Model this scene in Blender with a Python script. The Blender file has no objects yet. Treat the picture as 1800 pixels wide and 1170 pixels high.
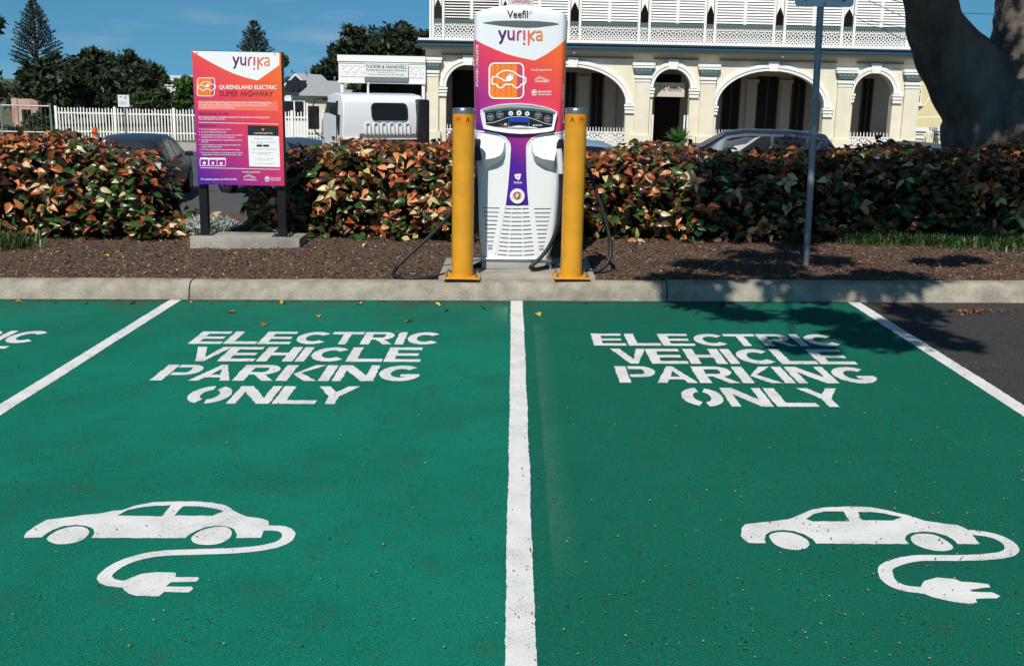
import bpy, bmesh, math, random
import numpy as np
from mathutils import Vector, Matrix
from mathutils.geometry import delaunay_2d_cdt
random.seed(7); RNG = np.random.default_rng(7)
R = math.radians
scene = bpy.context.scene
COL = scene.collection

# ------------------------------------------------------------------ camera
FPX = 1896.0; PITCH = R(12.8); ROLL = R(1.15); YAW = R(0.14); EYE = 1.59; K = 0.0165
cam_d = bpy.data.cameras.new('camera'); cam = bpy.data.objects.new('camera', cam_d); COL.objects.link(cam)
cam_d.sensor_width = 36; cam_d.lens = FPX / 1800 * 36; cam_d.clip_end = 4000; cam_d.clip_start = .05
_f = Vector((math.sin(YAW)*math.cos(PITCH), math.cos(YAW)*math.cos(PITCH), -math.sin(PITCH)))
_r0 = Vector((math.cos(YAW), -math.sin(YAW), 0)); _u0 = _r0.cross(_f)
CR = _r0*math.cos(ROLL) + _u0*math.sin(ROLL); CU = -_r0*math.sin(ROLL) + _u0*math.cos(ROLL); CF = _f
cam.matrix_world = Matrix(((CR.x, CU.x, -CF.x, 0), (CR.y, CU.y, -CF.y, 0), (CR.z, CU.z, -CF.z, EYE), (0, 0, 0, 1)))
scene.camera = cam
# ------------------------------------------------------------------ sky, sun, exposure
SUN_EL = R(47); SUN_AZ = R(14)            # the sun stands behind the viewer, a little to the left
SUN = Vector((-math.sin(SUN_AZ)*math.cos(SUN_EL), -math.cos(SUN_AZ)*math.cos(SUN_EL), math.sin(SUN_EL)))
world = bpy.data.worlds.new('World'); scene.world = world; world.use_nodes = True
wn = world.node_tree.nodes; wl = world.node_tree.links
bg = wn['Background']; bg.inputs['Strength'].default_value = 0.09
sky = wn.new('ShaderNodeTexSky'); sky.sky_type = 'NISHITA'; sky.sun_disc = False
sky.sun_elevation = SUN_EL; sky.sun_rotation = math.atan2(SUN.x, SUN.y); sky.air_density = 1.0; sky.dust_density = .1; sky.ozone_density = 1.5
tc = wn.new('ShaderNodeTexCoord'); va = wn.new('ShaderNodeVectorMath'); va.operation = 'ADD'; va.inputs[1].default_value = (0, 0, .2)
vn = wn.new('ShaderNodeVectorMath'); vn.operation = 'NORMALIZE'
wl.new(tc.outputs['Generated'], va.inputs[0]); wl.new(va.outputs[0], vn.inputs[0]); wl.new(vn.outputs[0], sky.inputs[0])
mp = wn.new('ShaderNodeMapping'); mp.inputs['Scale'].default_value = (5, 5, 22)
cn = wn.new('ShaderNodeTexNoise'); cn.inputs['Scale'].default_value = 1.6; cn.inputs['Detail'].default_value = 6; cn.inputs['Roughness'].default_value = .6
cr = wn.new('ShaderNodeMapRange'); cr.inputs[1].default_value = .52; cr.inputs[2].default_value = .85; cr.inputs[3].default_value = 0; cr.inputs[4].default_value = .42
mxs = wn.new('ShaderNodeMix'); mxs.data_type = 'RGBA'; mxs.inputs[7].default_value = (5.2, 5.9, 6.6, 1)
wl.new(tc.outputs['Generated'], mp.inputs[0]); wl.new(mp.outputs[0], cn.inputs['Vector']); wl.new(cn.outputs[0], cr.inputs[0])
tint = wn.new('ShaderNodeMix'); tint.data_type = 'RGBA'; tint.blend_type = 'MULTIPLY'; tint.inputs[0].default_value = 1; tint.inputs[7].default_value = (.46, .94, 1.02, 1); wl.new(sky.outputs[0], tint.inputs[6])
wl.new(cr.outputs[0], mxs.inputs[0]); wl.new(tint.outputs[2], mxs.inputs[6]); wl.new(mxs.outputs[2], bg.inputs[0])
sd = bpy.data.lights.new('sun', 'SUN'); sd.energy = 5.0; sd.angle = R(.5); sd.color = (1, .955, .88)
so = bpy.data.objects.new('sun', sd); COL.objects.link(so); so.rotation_euler = SUN.to_track_quat('Z', 'Y').to_euler()
vs = scene.view_settings; vs.view_transform = 'Standard'; vs.look = 'None'; vs.exposure = 0; vs.gamma = 1; vs.use_curve_mapping = False
scene.render.engine = 'CYCLES'
scene.cycles.max_bounces = 6; scene.cycles.diffuse_bounces = 3; scene.cycles.glossy_bounces = 3; scene.cycles.transparent_max_bounces = 6

# ------------------------------------------------------------------ helpers
def ray(px, py): return CR*((px-900)/FPX) - CU*((py-585)/FPX) + CF
def at(px, py, Y):
    d = ray(px, py); p = d*(Y/d.y); return Vector((p.x, p.y, p.z+EYE))
def ground(px, py, z=0.0):
    d = ray(px, py); t = (z-EYE)/(d.z-K*d.x); return Vector((d.x*t, d.y*t, EYE+d.z*t))
def lowground(px, py, z=-1.2):
    d = ray(px, py); t = (z-EYE)/d.z; return Vector((d.x*t, d.y*t, z))
def gz(x): return K*x

MATS = {}
def mat(name, col, rough=.6, spec=.4, metal=0, var=0, vscale=5, col2=None, bump=0, bscale=80, coat=0, detail=4, stretch=None):
    if name in MATS: return MATS[name]
    m = bpy.data.materials.new(name); m.use_nodes = True; nt = m.node_tree; n = nt.nodes; l = nt.links
    b = n['Principled BSDF']; b.inputs['Base Color'].default_value = (*col, 1); b.inputs['Roughness'].default_value = rough
    b.inputs['Metallic'].default_value = metal; b.inputs['Specular IOR Level'].default_value = spec; b.inputs['Coat Weight'].default_value = coat
    if var or bump:
        t = n.new('ShaderNodeTexCoord'); src = t.outputs['Object']
        if stretch:
            q = n.new('ShaderNodeMapping'); q.inputs['Scale'].default_value = stretch; l.new(src, q.inputs[0]); src = q.outputs[0]
    if var:
        x = n.new('ShaderNodeTexNoise'); x.inputs['Scale'].default_value = vscale; x.inputs['Detail'].default_value = detail; x.inputs['Roughness'].default_value = .65
        l.new(src, x.inputs['Vector'])
        rp = n.new('ShaderNodeMapRange'); rp.inputs[1].default_value = .35; rp.inputs[2].default_value = .7; l.new(x.outputs[0], rp.inputs[0])
        mx = n.new('ShaderNodeMix'); mx.data_type = 'RGBA'
        c2 = col2 if col2 else tuple(c*(1-var) for c in col)
        mx.inputs[6].default_value = (*col, 1); mx.inputs[7].default_value = (*c2, 1)
        l.new(rp.outputs[0], mx.inputs[0]); l.new(mx.outputs[2], b.inputs['Base Color'])
    if bump:
        y = n.new('ShaderNodeTexNoise'); y.inputs['Scale'].default_value = bscale; y.inputs['Detail'].default_value = 3
        l.new(src, y.inputs['Vector']); bp = n.new('ShaderNodeBump'); bp.inputs['Strength'].default_value = bump; bp.inputs['Distance'].default_value = .02
        l.new(y.outputs[0], bp.inputs['Height']); l.new(bp.outputs[0], b.inputs['Normal'])
    MATS[name] = m; return m

def prop(o, label=None, cat=None, group=None, kind=None):
    if label: o['label'] = label
    if cat: o['category'] = cat
    if group: o['group'] = group
    if kind: o['kind'] = kind
    return o
def thing(name, label, cat, loc=(0, 0, 0), rz=0, group=None):
    o = bpy.data.objects.new(name, None); COL.objects.link(o); o.location = loc; o.rotation_euler = (0, 0, rz); o.empty_display_size = .1
    return prop(o, label, cat, group)
def link(name, me, parent=None):
    o = bpy.data.objects.new(name, me); COL.objects.link(o)
    if parent: o.parent = parent
    return o
def mesh_np(name, verts, faces, mats, midx=None, smooth=False, parent=None, off=None):
    if off is not None: verts = np.asarray(verts, float).reshape(-1, 3) - np.array(off)
    me = bpy.data.meshes.new(name); me.from_pydata([tuple(v) for v in verts], [], faces)
    for m in (mats if isinstance(mats, (list, tuple)) else [mats]): me.materials.append(m)
    if midx is not None: me.polygons.foreach_set('material_index', midx)
    if smooth: me.polygons.foreach_set('use_smooth', [True]*len(me.polygons))
    me.update(); return link(name, me, parent)

class MB:
    def __init__(s): s.v = []; s.f = []; s.m = []
    def add(s, vs, fs, mi=0):
        n = len(s.v); s.v += [tuple(v) for v in vs]; s.f += [tuple(i+n for i in f) for f in fs]; s.m += [mi]*len(fs); return s
    def box(s, x0, x1, y0, y1, z0, z1, mi=0):
        return s.add([(x0,y0,z0),(x1,y0,z0),(x1,y1,z0),(x0,y1,z0),(x0,y0,z1),(x1,y0,z1),(x1,y1,z1),(x0,y1,z1)],
              [(3,2,1,0),(4,5,6,7),(0,1,5,4),(1,2,6,5),(2,3,7,6),(3,0,4,7)], mi)
    def obox(s, c, ax, mi=0):
        c = Vector(c); a, b, d = [Vector(q) for q in ax]
        return s.add([c-a-b-d, c+a-b-d, c+a+b-d, c-a+b-d, c-a-b+d, c+a-b+d, c+a+b+d, c-a+b+d],
              [(3,2,1,0),(4,5,6,7),(0,1,5,4),(1,2,6,5),(2,3,7,6),(3,0,4,7)], mi)
    def tube(s, pts, rad, n=8, cap=True, mi=0):
        pts = [Vector(p) for p in pts]; rad = rad if isinstance(rad, (list, tuple)) else [rad]*len(pts)
        vs = []; fs = []; prev = None
        for i, p in enumerate(pts):
            d = (pts[min(i+1, len(pts)-1)]-pts[max(i-1, 0)]).normalized()
            if prev is None:
                a = Vector((0,0,1)) if abs(d.z) < .9 else Vector((1,0,0)); u = d.cross(a).normalized()
            else: u = (prev-d*prev.dot(d)).normalized()
            prev = u; w = d.cross(u)
            for j in range(n):
                t = 2*math.pi*j/n; vs.append(p+(u*math.cos(t)+w*math.sin(t))*rad[i])
        for i in range(len(pts)-1):
            for j in range(n): fs.append((i*n+j, i*n+(j+1)%n, (i+1)*n+(j+1)%n, (i+1)*n+j))
        if cap: fs.append(tuple(range(n-1, -1, -1))); fs.append(tuple(range((len(pts)-1)*n, len(pts)*n)))
        return s.add(vs, fs, mi)
    def lathe(s, prof, c=(0,0,0), n=20, axis='z', mi=0):
        vs = []; fs = []
        for r, h in prof:
            for j in range(n):
                t = 2*math.pi*j/n; a, b = r*math.cos(t), r*math.sin(t)
                p = (a, b, h) if axis == 'z' else ((a, h, -b) if axis == 'y' else (h, a, b))
                vs.append((p[0]+c[0], p[1]+c[1], p[2]+c[2]))
        for i in range(len(prof)-1):
            for j in range(n): fs.append((i*n+j, i*n+(j+1)%n, (i+1)*n+(j+1)%n, (i+1)*n+j))
        fs.append(tuple(range(n-1, -1, -1))); fs.append(tuple(range((len(prof)-1)*n, len(prof)*n)))
        return s.add(vs, fs, mi)
    def prism(s, poly, y0, y1, mi=0):         # polygon in x-z, drawn out along y
        n = len(poly); vs = [(x, y0, z) for x, z in poly]+[(x, y1, z) for x, z in poly]
        return s.add(vs, [tuple(range(n)), tuple(range(2*n-1, n-1, -1))]+[(i, i+n, (i+1)%n+n, (i+1)%n) for i in range(n)], mi)
    def prismx(s, poly, x0, x1, mi=0):        # polygon in y-z, drawn out along x
        n = len(poly); vs = [(x0, y, z) for y, z in poly]+[(x1, y, z) for y, z in poly]
        return s.add(vs, [tuple(range(n)), tuple(range(2*n-1, n-1, -1))]+[(i, i+n, (i+1)%n+n, (i+1)%n) for i in range(n)], mi)
    def build(s, name, mats, parent=None, smooth=False, off=None, bevel=0, seg=2, fix=True):
        o = mesh_np(name, s.v, s.f, mats, s.m, False, parent, off)
        me = o.data
        bm = bmesh.new(); bm.from_mesh(me)
        if bevel:
            bmesh.ops.remove_doubles(bm, verts=bm.verts, dist=1e-5)
            es = [e for e in bm.edges if len(e.link_faces) == 2 and e.calc_face_angle(0) > .5]
            bmesh.ops.bevel(bm, geom=es, offset=bevel, segments=seg, profile=.6, affect='EDGES', clamp_overlap=True)
        if fix: bmesh.ops.recalc_face_normals(bm, faces=bm.faces)
        bm.to_mesh(me); bm.free()
        if smooth or bevel:
            me.polygons.foreach_set('use_smooth', [True]*len(me.polygons))
            try: me.set_sharp_from_angle(angle=R(40))
            except Exception: pass
        me.update(); return o

# ---- flat shapes: union of polygons minus holes
def ccw(p):
    a = sum(p[i][0]*p[(i+1)%len(p)][1]-p[(i+1)%len(p)][0]*p[i][1] for i in range(len(p)))
    return list(p) if a > 0 else list(reversed(p))
def flat(solids, holes=()):
    V = []; F = []
    for p in list(solids)+list(holes):
        p = ccw(p); n = len(V); V += [Vector((a, b)) for a, b in p]; F.append(list(range(n, n+len(p))))
    ns = len(solids)
    r = delaunay_2d_cdt(V, [], F, 1, 1e-6)
    out = [tuple(f) for f, of in zip(r[2], r[5]) if any(o < ns for o in of) and not any(o >= ns for o in of)]
    return [(v.x, v.y) for v in r[0]], out
def stroke(pts, w, disc=8, closed=False):
    ps = []; n = len(pts); rng = range(n if closed else n-1)
    for i in rng:
        (x0, y0), (x1, y1) = pts[i], pts[(i+1)%n]; L = math.hypot(x1-x0, y1-y0)
        if L < 1e-9: continue
        nx, ny = -(y1-y0)/L*w/2, (x1-x0)/L*w/2
        ps.append([(x0+nx, y0+ny), (x1+nx, y1+ny), (x1-nx, y1-ny), (x0-nx, y0-ny)])
    if disc:
        for x, y in pts: ps.append([(x+w/2*math.cos(2*math.pi*k/disc+.1), y+w/2*math.sin(2*math.pi*k/disc+.1)) for k in range(disc)])
    return ps
def circle(cx, cy, r, n=16, ry=None): return [(cx+r*math.cos(2*math.pi*k/n), cy+(ry or r)*math.sin(2*math.pi*k/n)) for k in range(n)]
def rrect(x0, y0, x1, y1, r, n=4):
    o = []
    for cx, cy, a in ((x1-r, y1-r, 0), (x0+r, y1-r, 90), (x0+r, y0+r, 180), (x1-r, y0+r, 270)):
        for k in range(n+1): t = R(a+90*k/n); o.append((cx+r*math.cos(t), cy+r*math.sin(t)))
    return o
def text2d(s, box, bold=0, shear=0, keep=False):
    """lettering fitted into box = (x0, ytop, x1, ybottom), y pointing down"""
    tcv = bpy.data.curves.new('lettering', 'FONT'); tcv.body = s; tcv.offset = bold; tcv.shear = shear; tcv.resolution_u = 2
    ob = bpy.data.objects.new('lettering', tcv); me = bpy.data.meshes.new_from_object(ob)
    v = np.array([(q.co.x, q.co.y) for q in me.vertices]); f = [tuple(p.vertices) for p in me.polygons]
    bpy.data.objects.remove(ob); bpy.data.curves.remove(tcv); bpy.data.meshes.remove(me)
    a = v.min(0); b = v.max(0); x0, y0, x1, y1 = box
    u = (v-a)/(b-a)
    return [(x0+p[0]*(x1-x0), y1+p[1]*(y0-y1)) for p in u], f
def decal(name, vf, fn, off, m, parent, base=None, cuts=None):
    v2, f = vf
    if cuts:
        bm = bmesh.new(); bv = [bm.verts.new((x, y, 0)) for x, y in v2]
        for q in f:
            try: bm.faces.new([bv[i] for i in q])
            except ValueError: pass
        for c in cuts: bmesh.ops.bisect_plane(bm, geom=bm.verts[:]+bm.edges[:]+bm.faces[:], plane_co=(c, 0, 0), plane_no=(1, 0, 0))
        bm.verts.index_update(); v2 = [(q.co.x, q.co.y) for q in bm.verts]; f = [tuple(q.index for q in fc.verts) for fc in bm.faces]; bm.free()
    o = mesh_np(name, [fn(x, y, off) for x, y in v2], f, m, parent=parent, off=base)
    bm = bmesh.new(); bm.from_mesh(o.data); bmesh.ops.recalc_face_normals(bm, faces=bm.faces); bm.to_mesh(o.data); bm.free()
    return o
def copy_tree(o, parent=None):
    c = o.copy(); COL.objects.link(c); c.parent = parent
    for ch in list(o.children): copy_tree(ch, c)
    return c
def snoise(x, y=0, s=0): return math.sin(x*1.7+s)*.5+math.sin(x*4.1+y*2.3+s*2)*.3+math.sin(x*9.7-y*5.1+s*3)*.2

# ------------------------------------------------------------------ ground, street, car park
def coarse(name, base, dark, light, s1=140, dirt=None, streak=False, rough=.85, bump=.5, spec=.25, blot=.35):
    """bitumen-like surface: stones, blotches and a little dirt with shapes of its own"""
    m = bpy.data.materials.new(name); m.use_nodes = True; n = m.node_tree.nodes; l = m.node_tree.links; b = n['Principled BSDF']
    b.inputs['Roughness'].default_value = rough; b.inputs['Specular IOR Level'].default_value = spec
    t = n.new('ShaderNodeTexCoord'); P = t.outputs['Object']
    def noise(sc, det, rgh=.6):
        x = n.new('ShaderNodeTexNoise'); x.inputs['Scale'].default_value = sc; x.inputs['Detail'].default_value = det; x.inputs['Roughness'].default_value = rgh; l.new(P, x.inputs['Vector']); return x.outputs[0]
    def rng(src, a, c, lo=0, hi=1):
        x = n.new('ShaderNodeMapRange'); x.inputs[1].default_value = a; x.inputs[2].default_value = c; x.inputs[3].default_value = lo; x.inputs[4].default_value = hi; l.new(src, x.inputs[0]); return x.outputs[0]
    def mix(f, A, B):
        x = n.new('ShaderNodeMix'); x.data_type = 'RGBA'; l.new(f, x.inputs[0])
        for i, c in ((6, A), (7, B)):
            if isinstance(c, tuple): x.inputs[i].default_value = (*c, 1)
            else: l.new(c, x.inputs[i])
        return x.outputs[2]
    c = mix(rng(noise(.9, 5, .62), .4, .68, 0, blot), base, dark)
    c = mix(rng(noise(2.7, 6, .7), .5, .75, 0, blot), c, dark)
    vo = n.new('ShaderNodeTexVoronoi'); vo.inputs['Scale'].default_value = s1; l.new(P, vo.inputs['Vector'])
    fine = noise(s1*1.3, 2)
    c = mix(rng(fine, .54, .68, 0, .7), c, light)
    c = mix(rng(fine, .44, .3, 0, .75), c, tuple(q*.35 for q in dark))
    if dirt: c = mix(rng(noise(5.5, 6, .72), .57, .75, 0, .5), c, dirt)
    if dirt:
        sx = n.new('ShaderNodeSeparateXYZ'); l.new(P, sx.inputs[0])
        near = rng(sx.outputs[1], 7.2, 8.05); mu = n.new('ShaderNodeMath'); mu.operation = 'MULTIPLY'; l.new(near, mu.inputs[0]); l.new(rng(noise(3.1, 6, .75), .45, .66, 0, .8), mu.inputs[1])
        c = mix(mu.outputs[0], c, dirt)
        m3 = n.new('ShaderNodeMath'); m3.operation = 'MULTIPLY'; l.new(rng(sx.outputs[1], 7.93, 8.08), m3.inputs[0]); l.new(rng(noise(9, 6, .75), .36, .56, .0, .95), m3.inputs[1]); c = mix(m3.outputs[0], c, (.045, .035, .026))
    if streak:                                    # pale scuffed overspray beside the middle line
        for x0, x1, y0, y1, st in ((.165, .27, 3.2, 7.3, .2), (-.12, -.02, 7.25, 7.9, .3)):
            up = rng(sx.outputs[0], x0-.006, x0+.004); dn = rng(sx.outputs[0], x0, x1, 1, 0)
            if x0 < 0: up = rng(sx.outputs[0], x0-.02, x1); dn = rng(sx.outputs[0], x1, x1+.004, 1, 0)
            a = n.new('ShaderNodeMath'); a.operation = 'MULTIPLY'; l.new(up, a.inputs[0]); l.new(dn, a.inputs[1])
            ya = rng(sx.outputs[1], y0, y0+.5); yb = rng(sx.outputs[1], y1-.1, y1, 1, 0); q = n.new('ShaderNodeMath'); q.operation = 'MULTIPLY'; l.new(ya, q.inputs[0]); l.new(yb, q.inputs[1])
            w = n.new('ShaderNodeMath'); w.operation = 'MULTIPLY'; l.new(a.outputs[0], w.inputs[0]); l.new(q.outputs[0], w.inputs[1])
            w2 = n.new('ShaderNodeMath'); w2.operation = 'MULTIPLY'; l.new(w.outputs[0], w2.inputs[0]); l.new(rng(noise(24, 5, .7), .3, .65, .1*st, st), w2.inputs[1])
            c = mix(w2.outputs[0], c, (.34, .46, .43))
    if streak:                                    # right bay's darkening from lens and viewing angle, put into the colour
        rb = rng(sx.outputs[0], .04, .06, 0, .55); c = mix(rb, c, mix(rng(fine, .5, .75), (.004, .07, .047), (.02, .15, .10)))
    if blot > .3:                                 # worn stone tops
        vw = n.new('ShaderNodeTexVoronoi'); vw.inputs['Scale'].default_value = s1*.8; l.new(P, vw.inputs['Vector'])
        wm = n.new('ShaderNodeMath'); wm.operation = 'MULTIPLY'; l.new(rng(vw.outputs['Distance'], .22, .08), wm.inputs[0]); l.new(rng(noise(1.7, 5, .7), .5, .7, 0, .5), wm.inputs[1]); c = mix(wm.outputs[0], c, tuple(.01+.9*q for q in light))
    l.new(c, b.inputs['Base Color'])
    bp = n.new('ShaderNodeBump'); bp.inputs['Strength'].default_value = bump; bp.inputs['Distance'].default_value = .004
    l.new(vo.outputs['Distance'], bp.inputs['Height']); l.new(bp.outputs[0], b.inputs['Normal'])
    return m
M_asph = coarse('asphalt', (.036, .035, .036), (.022, .021, .021), (.12, .115, .11), 110, dirt=(.05, .036, .025))
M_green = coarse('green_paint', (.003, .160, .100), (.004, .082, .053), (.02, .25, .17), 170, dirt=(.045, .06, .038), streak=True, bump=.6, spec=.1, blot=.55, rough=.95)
M_street = coarse('street_asphalt', (.075, .076, .078), (.06, .06, .062), (.14, .14, .14), 60, bump=.2)
M_dirt = mat('dry_ground', (.16, .14, .09), .95, .1, var=.5, vscale=.4, col2=(.07, .085, .035), detail=8)
M_conc = mat('concrete', (.36, .335, .285), .85, .25, var=.45, vscale=3.5, detail=8, bump=.35, bscale=60)

g = mesh_np('ground', [(-1500, -300, -1.2), (1500, -300, -1.2), (1500, 2500, -1.2), (-1500, 2500, -1.2)], [(0, 1, 2, 3)], M_dirt); prop(g, kind='structure')
o = mesh_np('street', [(-90, 13, -1.194), (90, 13, -1.194), (90, 44.2, -1.194), (-90, 44.2, -1.194)], [(0, 1, 2, 3)], M_street); prop(o, kind='structure')
o = MB().box(-90, 90, 44.2, 48.6, -1.3, -1.06).build('footpath', mat('path_concrete', (.40, .36, .29), .9, .2, var=.35, vscale=1.2, detail=6), bevel=.02); prop(o, kind='structure')
def sheet(name, x0, x1, y0, y1, dz, m, nx=1):
    xs = [x0+(x1-x0)*i/nx for i in range(nx+1)]; v = []; f = []
    for x in xs: v += [(x, y0, gz(x)+dz), (x, y1, gz(x)+dz)]
    for i in range(nx): f.append((2*i, 2*i+2, 2*i+3, 2*i+1))
    return mesh_np(name, v, f, m)
carpark = prop(sheet('car_park', -30, 30, -12, 8.2, 0, M_asph), kind='structure')
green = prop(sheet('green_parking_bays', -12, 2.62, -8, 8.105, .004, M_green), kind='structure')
# bank that falls from the garden bed to the street
bx = [(-30, 12.4, .10), (30, 12.4, .10), (30, 15.5, -1.25), (-30, 15.5, -1.25)]
prop(mesh_np('bank', [(x, y, z+(gz(x) if y < 13 else 0)) for x, y, z in bx], [(0, 1, 2, 3)], mat('bank_soil', (.06, .05, .03), .95, .1, var=.5, vscale=2, col2=(.03, .045, .015))), kind='structure')

# ---- painted markings
def paint_mat():
    m = bpy.data.materials.new('road_paint'); m.use_nodes = True; n = m.node_tree.nodes; l = m.node_tree.links; b = n['Principled BSDF']
    b.inputs['Roughness'].default_value = .7; b.inputs['Specular IOR Level'].default_value = .3
    t = n.new('ShaderNodeTexCoord')
    a = n.new('ShaderNodeTexNoise'); a.inputs['Scale'].default_value = 130; a.inputs['Detail'].default_value = 2; l.new(t.outputs['Object'], a.inputs['Vector'])
    c = n.new('ShaderNodeTexNoise'); c.inputs['Scale'].default_value = 7; c.inputs['Detail'].default_value = 5; l.new(t.outputs['Object'], c.inputs['Vector'])
    ad = n.new('ShaderNodeMath'); ad.operation = 'MULTIPLY_ADD'; l.new(c.outputs[0], ad.inputs[0]); ad.inputs[1].default_value = .35; l.new(a.outputs[0], ad.inputs[2])
    r = n.new('ShaderNodeMapRange'); r.inputs[1].default_value = .79; r.inputs[2].default_value = .9; l.new(ad.outputs[0], r.inputs[0])
    mx = n.new('ShaderNodeMix'); mx.data_type = 'RGBA'; mx.inputs[6].default_value = (.70, .69, .66, 1); mx.inputs[7].default_value = (.30, .33, .29, 1); l.new(r.outputs[0], mx.inputs[0])
    d = n.new('ShaderNodeMapRange'); d.inputs[1].default_value = .35; d.inputs[2].default_value = .7; d.inputs[3].default_value = 1; d.inputs[4].default_value = .84; l.new(c.outputs[0], d.inputs[0])
    m2 = n.new('ShaderNodeMix'); m2.data_type = 'RGBA'; m2.blend_type = 'MULTIPLY'; m2.inputs[0].default_value = 1; l.new(mx.outputs[2], m2.inputs[6]); l.new(d.outputs[0], m2.inputs[7])
    l.new(m2.outputs[2], b.inputs['Base Color'])
    bp = n.new('ShaderNodeBump'); bp.inputs['Strength'].default_value = .5; bp.inputs['Distance'].default_value = .005; l.new(a.outputs[0], bp.inputs['Height']); l.new(bp.outputs[0], b.inputs['Normal'])
    return m
M_paint = paint_mat()
def rough_poly(p, step=.02, amp=.0022):
    """edge of brushed paint: slightly ragged"""
    out = []; n = len(p)
    for i in range(n):
        (x0, y0), (x1, y1) = p[i], p[(i+1)%n]; L = math.hypot(x1-x0, y1-y0); k = max(1, int(L/step))
        for j in range(k):
            t = j/k; a = amp if j else amp*.5
            out.append((x0+(x1-x0)*t+random.uniform(-a, a), y0+(y1-y0)*t+random.uniform(-a, a)))
    return out
def onpark(x, y, off): return (x, y, gz(x)+off)
def paint(name, solids, holes=(), label=None, amp=.0022):
    o = decal(name, flat([rough_poly(p, amp=amp) for p in solids], [rough_poly(p, amp=amp) for p in holes]), onpark, .0068, M_paint, green)
    if label: o['label'] = label
    return o
for x0, x1, w, lab in ((-2.548, -2.552, .088, 'white line at the left of the bay, running under the sign'), (.053, .050, .09, 'white line down the middle between the two bays'), (2.615, 2.59, .09, 'white line between the green bay and the bare asphalt')):
    nseg = 30; wob = [random.uniform(-.0022, .0022) for _ in range(nseg+1)]
    L_ = [(x0+(x1-x0)*i/nseg-w/2+wob[i], 8.07-(14)*i/nseg) for i in range(nseg+1)]; R_ = [(a+w+random.uniform(-.002, .002), b) for a, b in L_]
    paint('parking_line', [L_+R_[::-1]], label=lab)
# stencil letters in a unit box (x right 0..1, y up 0..1); every piece is a polygon
def arc(cx, cy, rx, ry, a0, a1, tx, ty, n=9):
    o = [(cx+rx*math.cos(R(a0+(a1-a0)*i/n)), cy+ry*math.sin(R(a0+(a1-a0)*i/n))) for i in range(n+1)]
    i_ = [(cx+(rx-tx)*math.cos(R(a0+(a1-a0)*i/n)), cy+(ry-ty)*math.sin(R(a0+(a1-a0)*i/n))) for i in range(n+1)]
    return o+i_[::-1]
def rc(x0, y0, x1, y1): return [(x0, y0), (x1, y0), (x1, y1), (x0, y1)]
T = .225; S = .285
GLY = {
 'E': [rc(0,0,S,1), rc(S-.01,.82,.95,1), rc(S-.01,.41,.9,.58), rc(S-.01,0,1,.18)],
 'L': [rc(0,0,S,1), rc(S-.01,0,1,.2)],
 'C': [arc(.55,.5,.55,.5,42,318,S,T,14)],
 'T': [rc(0,.8,1,1), rc(.38,0,.62,.81)],
 'R': [rc(0,0,S,1), rc(S-.01,.82,.62,1), rc(S-.01,.38,.62,.54), arc(.61,.69,.35,.31,-90,90,S,.165,8), [(.42,.385),(.68,.385),(1,0),(.72,0)]],
 'I': [rc(0,0,1,1)],
 'V': [[(0,1),(.26,1),(.55,.27),(.55,0),(.4,0)], [(.74,1),(1,1),(.62,0),(.55,0),(.55,.27)]],
 'H': [rc(0,0,S,1), rc(1-S,0,1,1), rc(S-.01,.41,1-S+.01,.6)],
 'P': [rc(0,0,S,1), rc(S+.04,.82,.66,1), rc(S+.04,.34,.66,.5), arc(.65,.67,.35,.33,-90,90,S,.17,8)],
 'A': [[(0,0),(.25,0),(.53,.72),(.53,1),(.42,1)], [(.58,1),(.53,1),(.53,.72),(.75,0),(1,0)], rc(.28,.2,.72,.36)],
 'K': [rc(0,0,S,1), [(S+.03,.42),(.72,1),(1,1),(.5,.5),(1,0),(.7,0)]],
 'N': [rc(0,0,.22,1), rc(.78,0,1,1), [(.21,1),(.3,1),(.79,.32),(.79,0),(.7,0),(.21,.68)]],
 'G': [arc(.53,.5,.53,.5,45,340,S,T,14), rc(.55,.28,1,.44)],
 'O': [arc(.5,.5,.5,.5,-84,70,S,T,10), arc(.5,.5,.5,.5,96,250,S,T,10)],
 'Y': [[(0,1),(.27,1),(.5,.66),(.5,.38),(.38,.42)], [(.73,1),(1,1),(.62,.42),(.5,.38),(.5,.66)], rc(.38,0,.62,.42)]}
ADV = {'I': .26}
def word(w, x0, x1, y0, y1, lab, gap=.07):
    """a painted word filling x0..x1, y0 (near) .. y1 (far)"""
    KR = {'LY': -.22, 'PA': -.14, 'AR': -.02, 'RK': -.02, 'KI': -.03, 'CT': -.04, 'TR': -.02, 'VE': -.08, 'LE': -.02, 'LI': 0}
    adv = [ADV.get(c, 1.0) for c in w]; gaps = [gap+KR.get(w[i:i+2], 0) for i in range(len(w)-1)]+[0]; tot = sum(adv)+sum(gaps); u = (x1-x0)/tot; x = x0; ps = []
    for c, a, gap in zip(w, adv, gaps):
        for p in GLY[c]: ps.append([(x+q[0]*a*u, y0+q[1]*(y1-y0)) for q in p])
        x += (a+gap)*u
    paint('painted_word', ps, label=lab, amp=.003)
def row(tl, tr, bl, br):
    a, b, c, d = [ground(*q) for q in (tl, tr, bl, br)]
    return (a.x+c.x)/2, (b.x+d.x)/2, (c.y+d.y)/2, (a.y+b.y)/2
lt = [('ELECTRIC', row((357.7, 583.7), (775.4, 586), (331.4, 605), (769, 608))), ('VEHICLE', row((345, 611), (744, 612.5), (322, 636), (740, 638))),
      ('PARKING', row((296, 641.7), (740, 645), (266, 670), (735, 672))), ('ONLY', row((343, 680), (632, 681), (322, 711), (618, 712)))]
for w, b in lt: word(w, *b, 'word %s of the lettering in the left full bay' % w)
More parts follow.
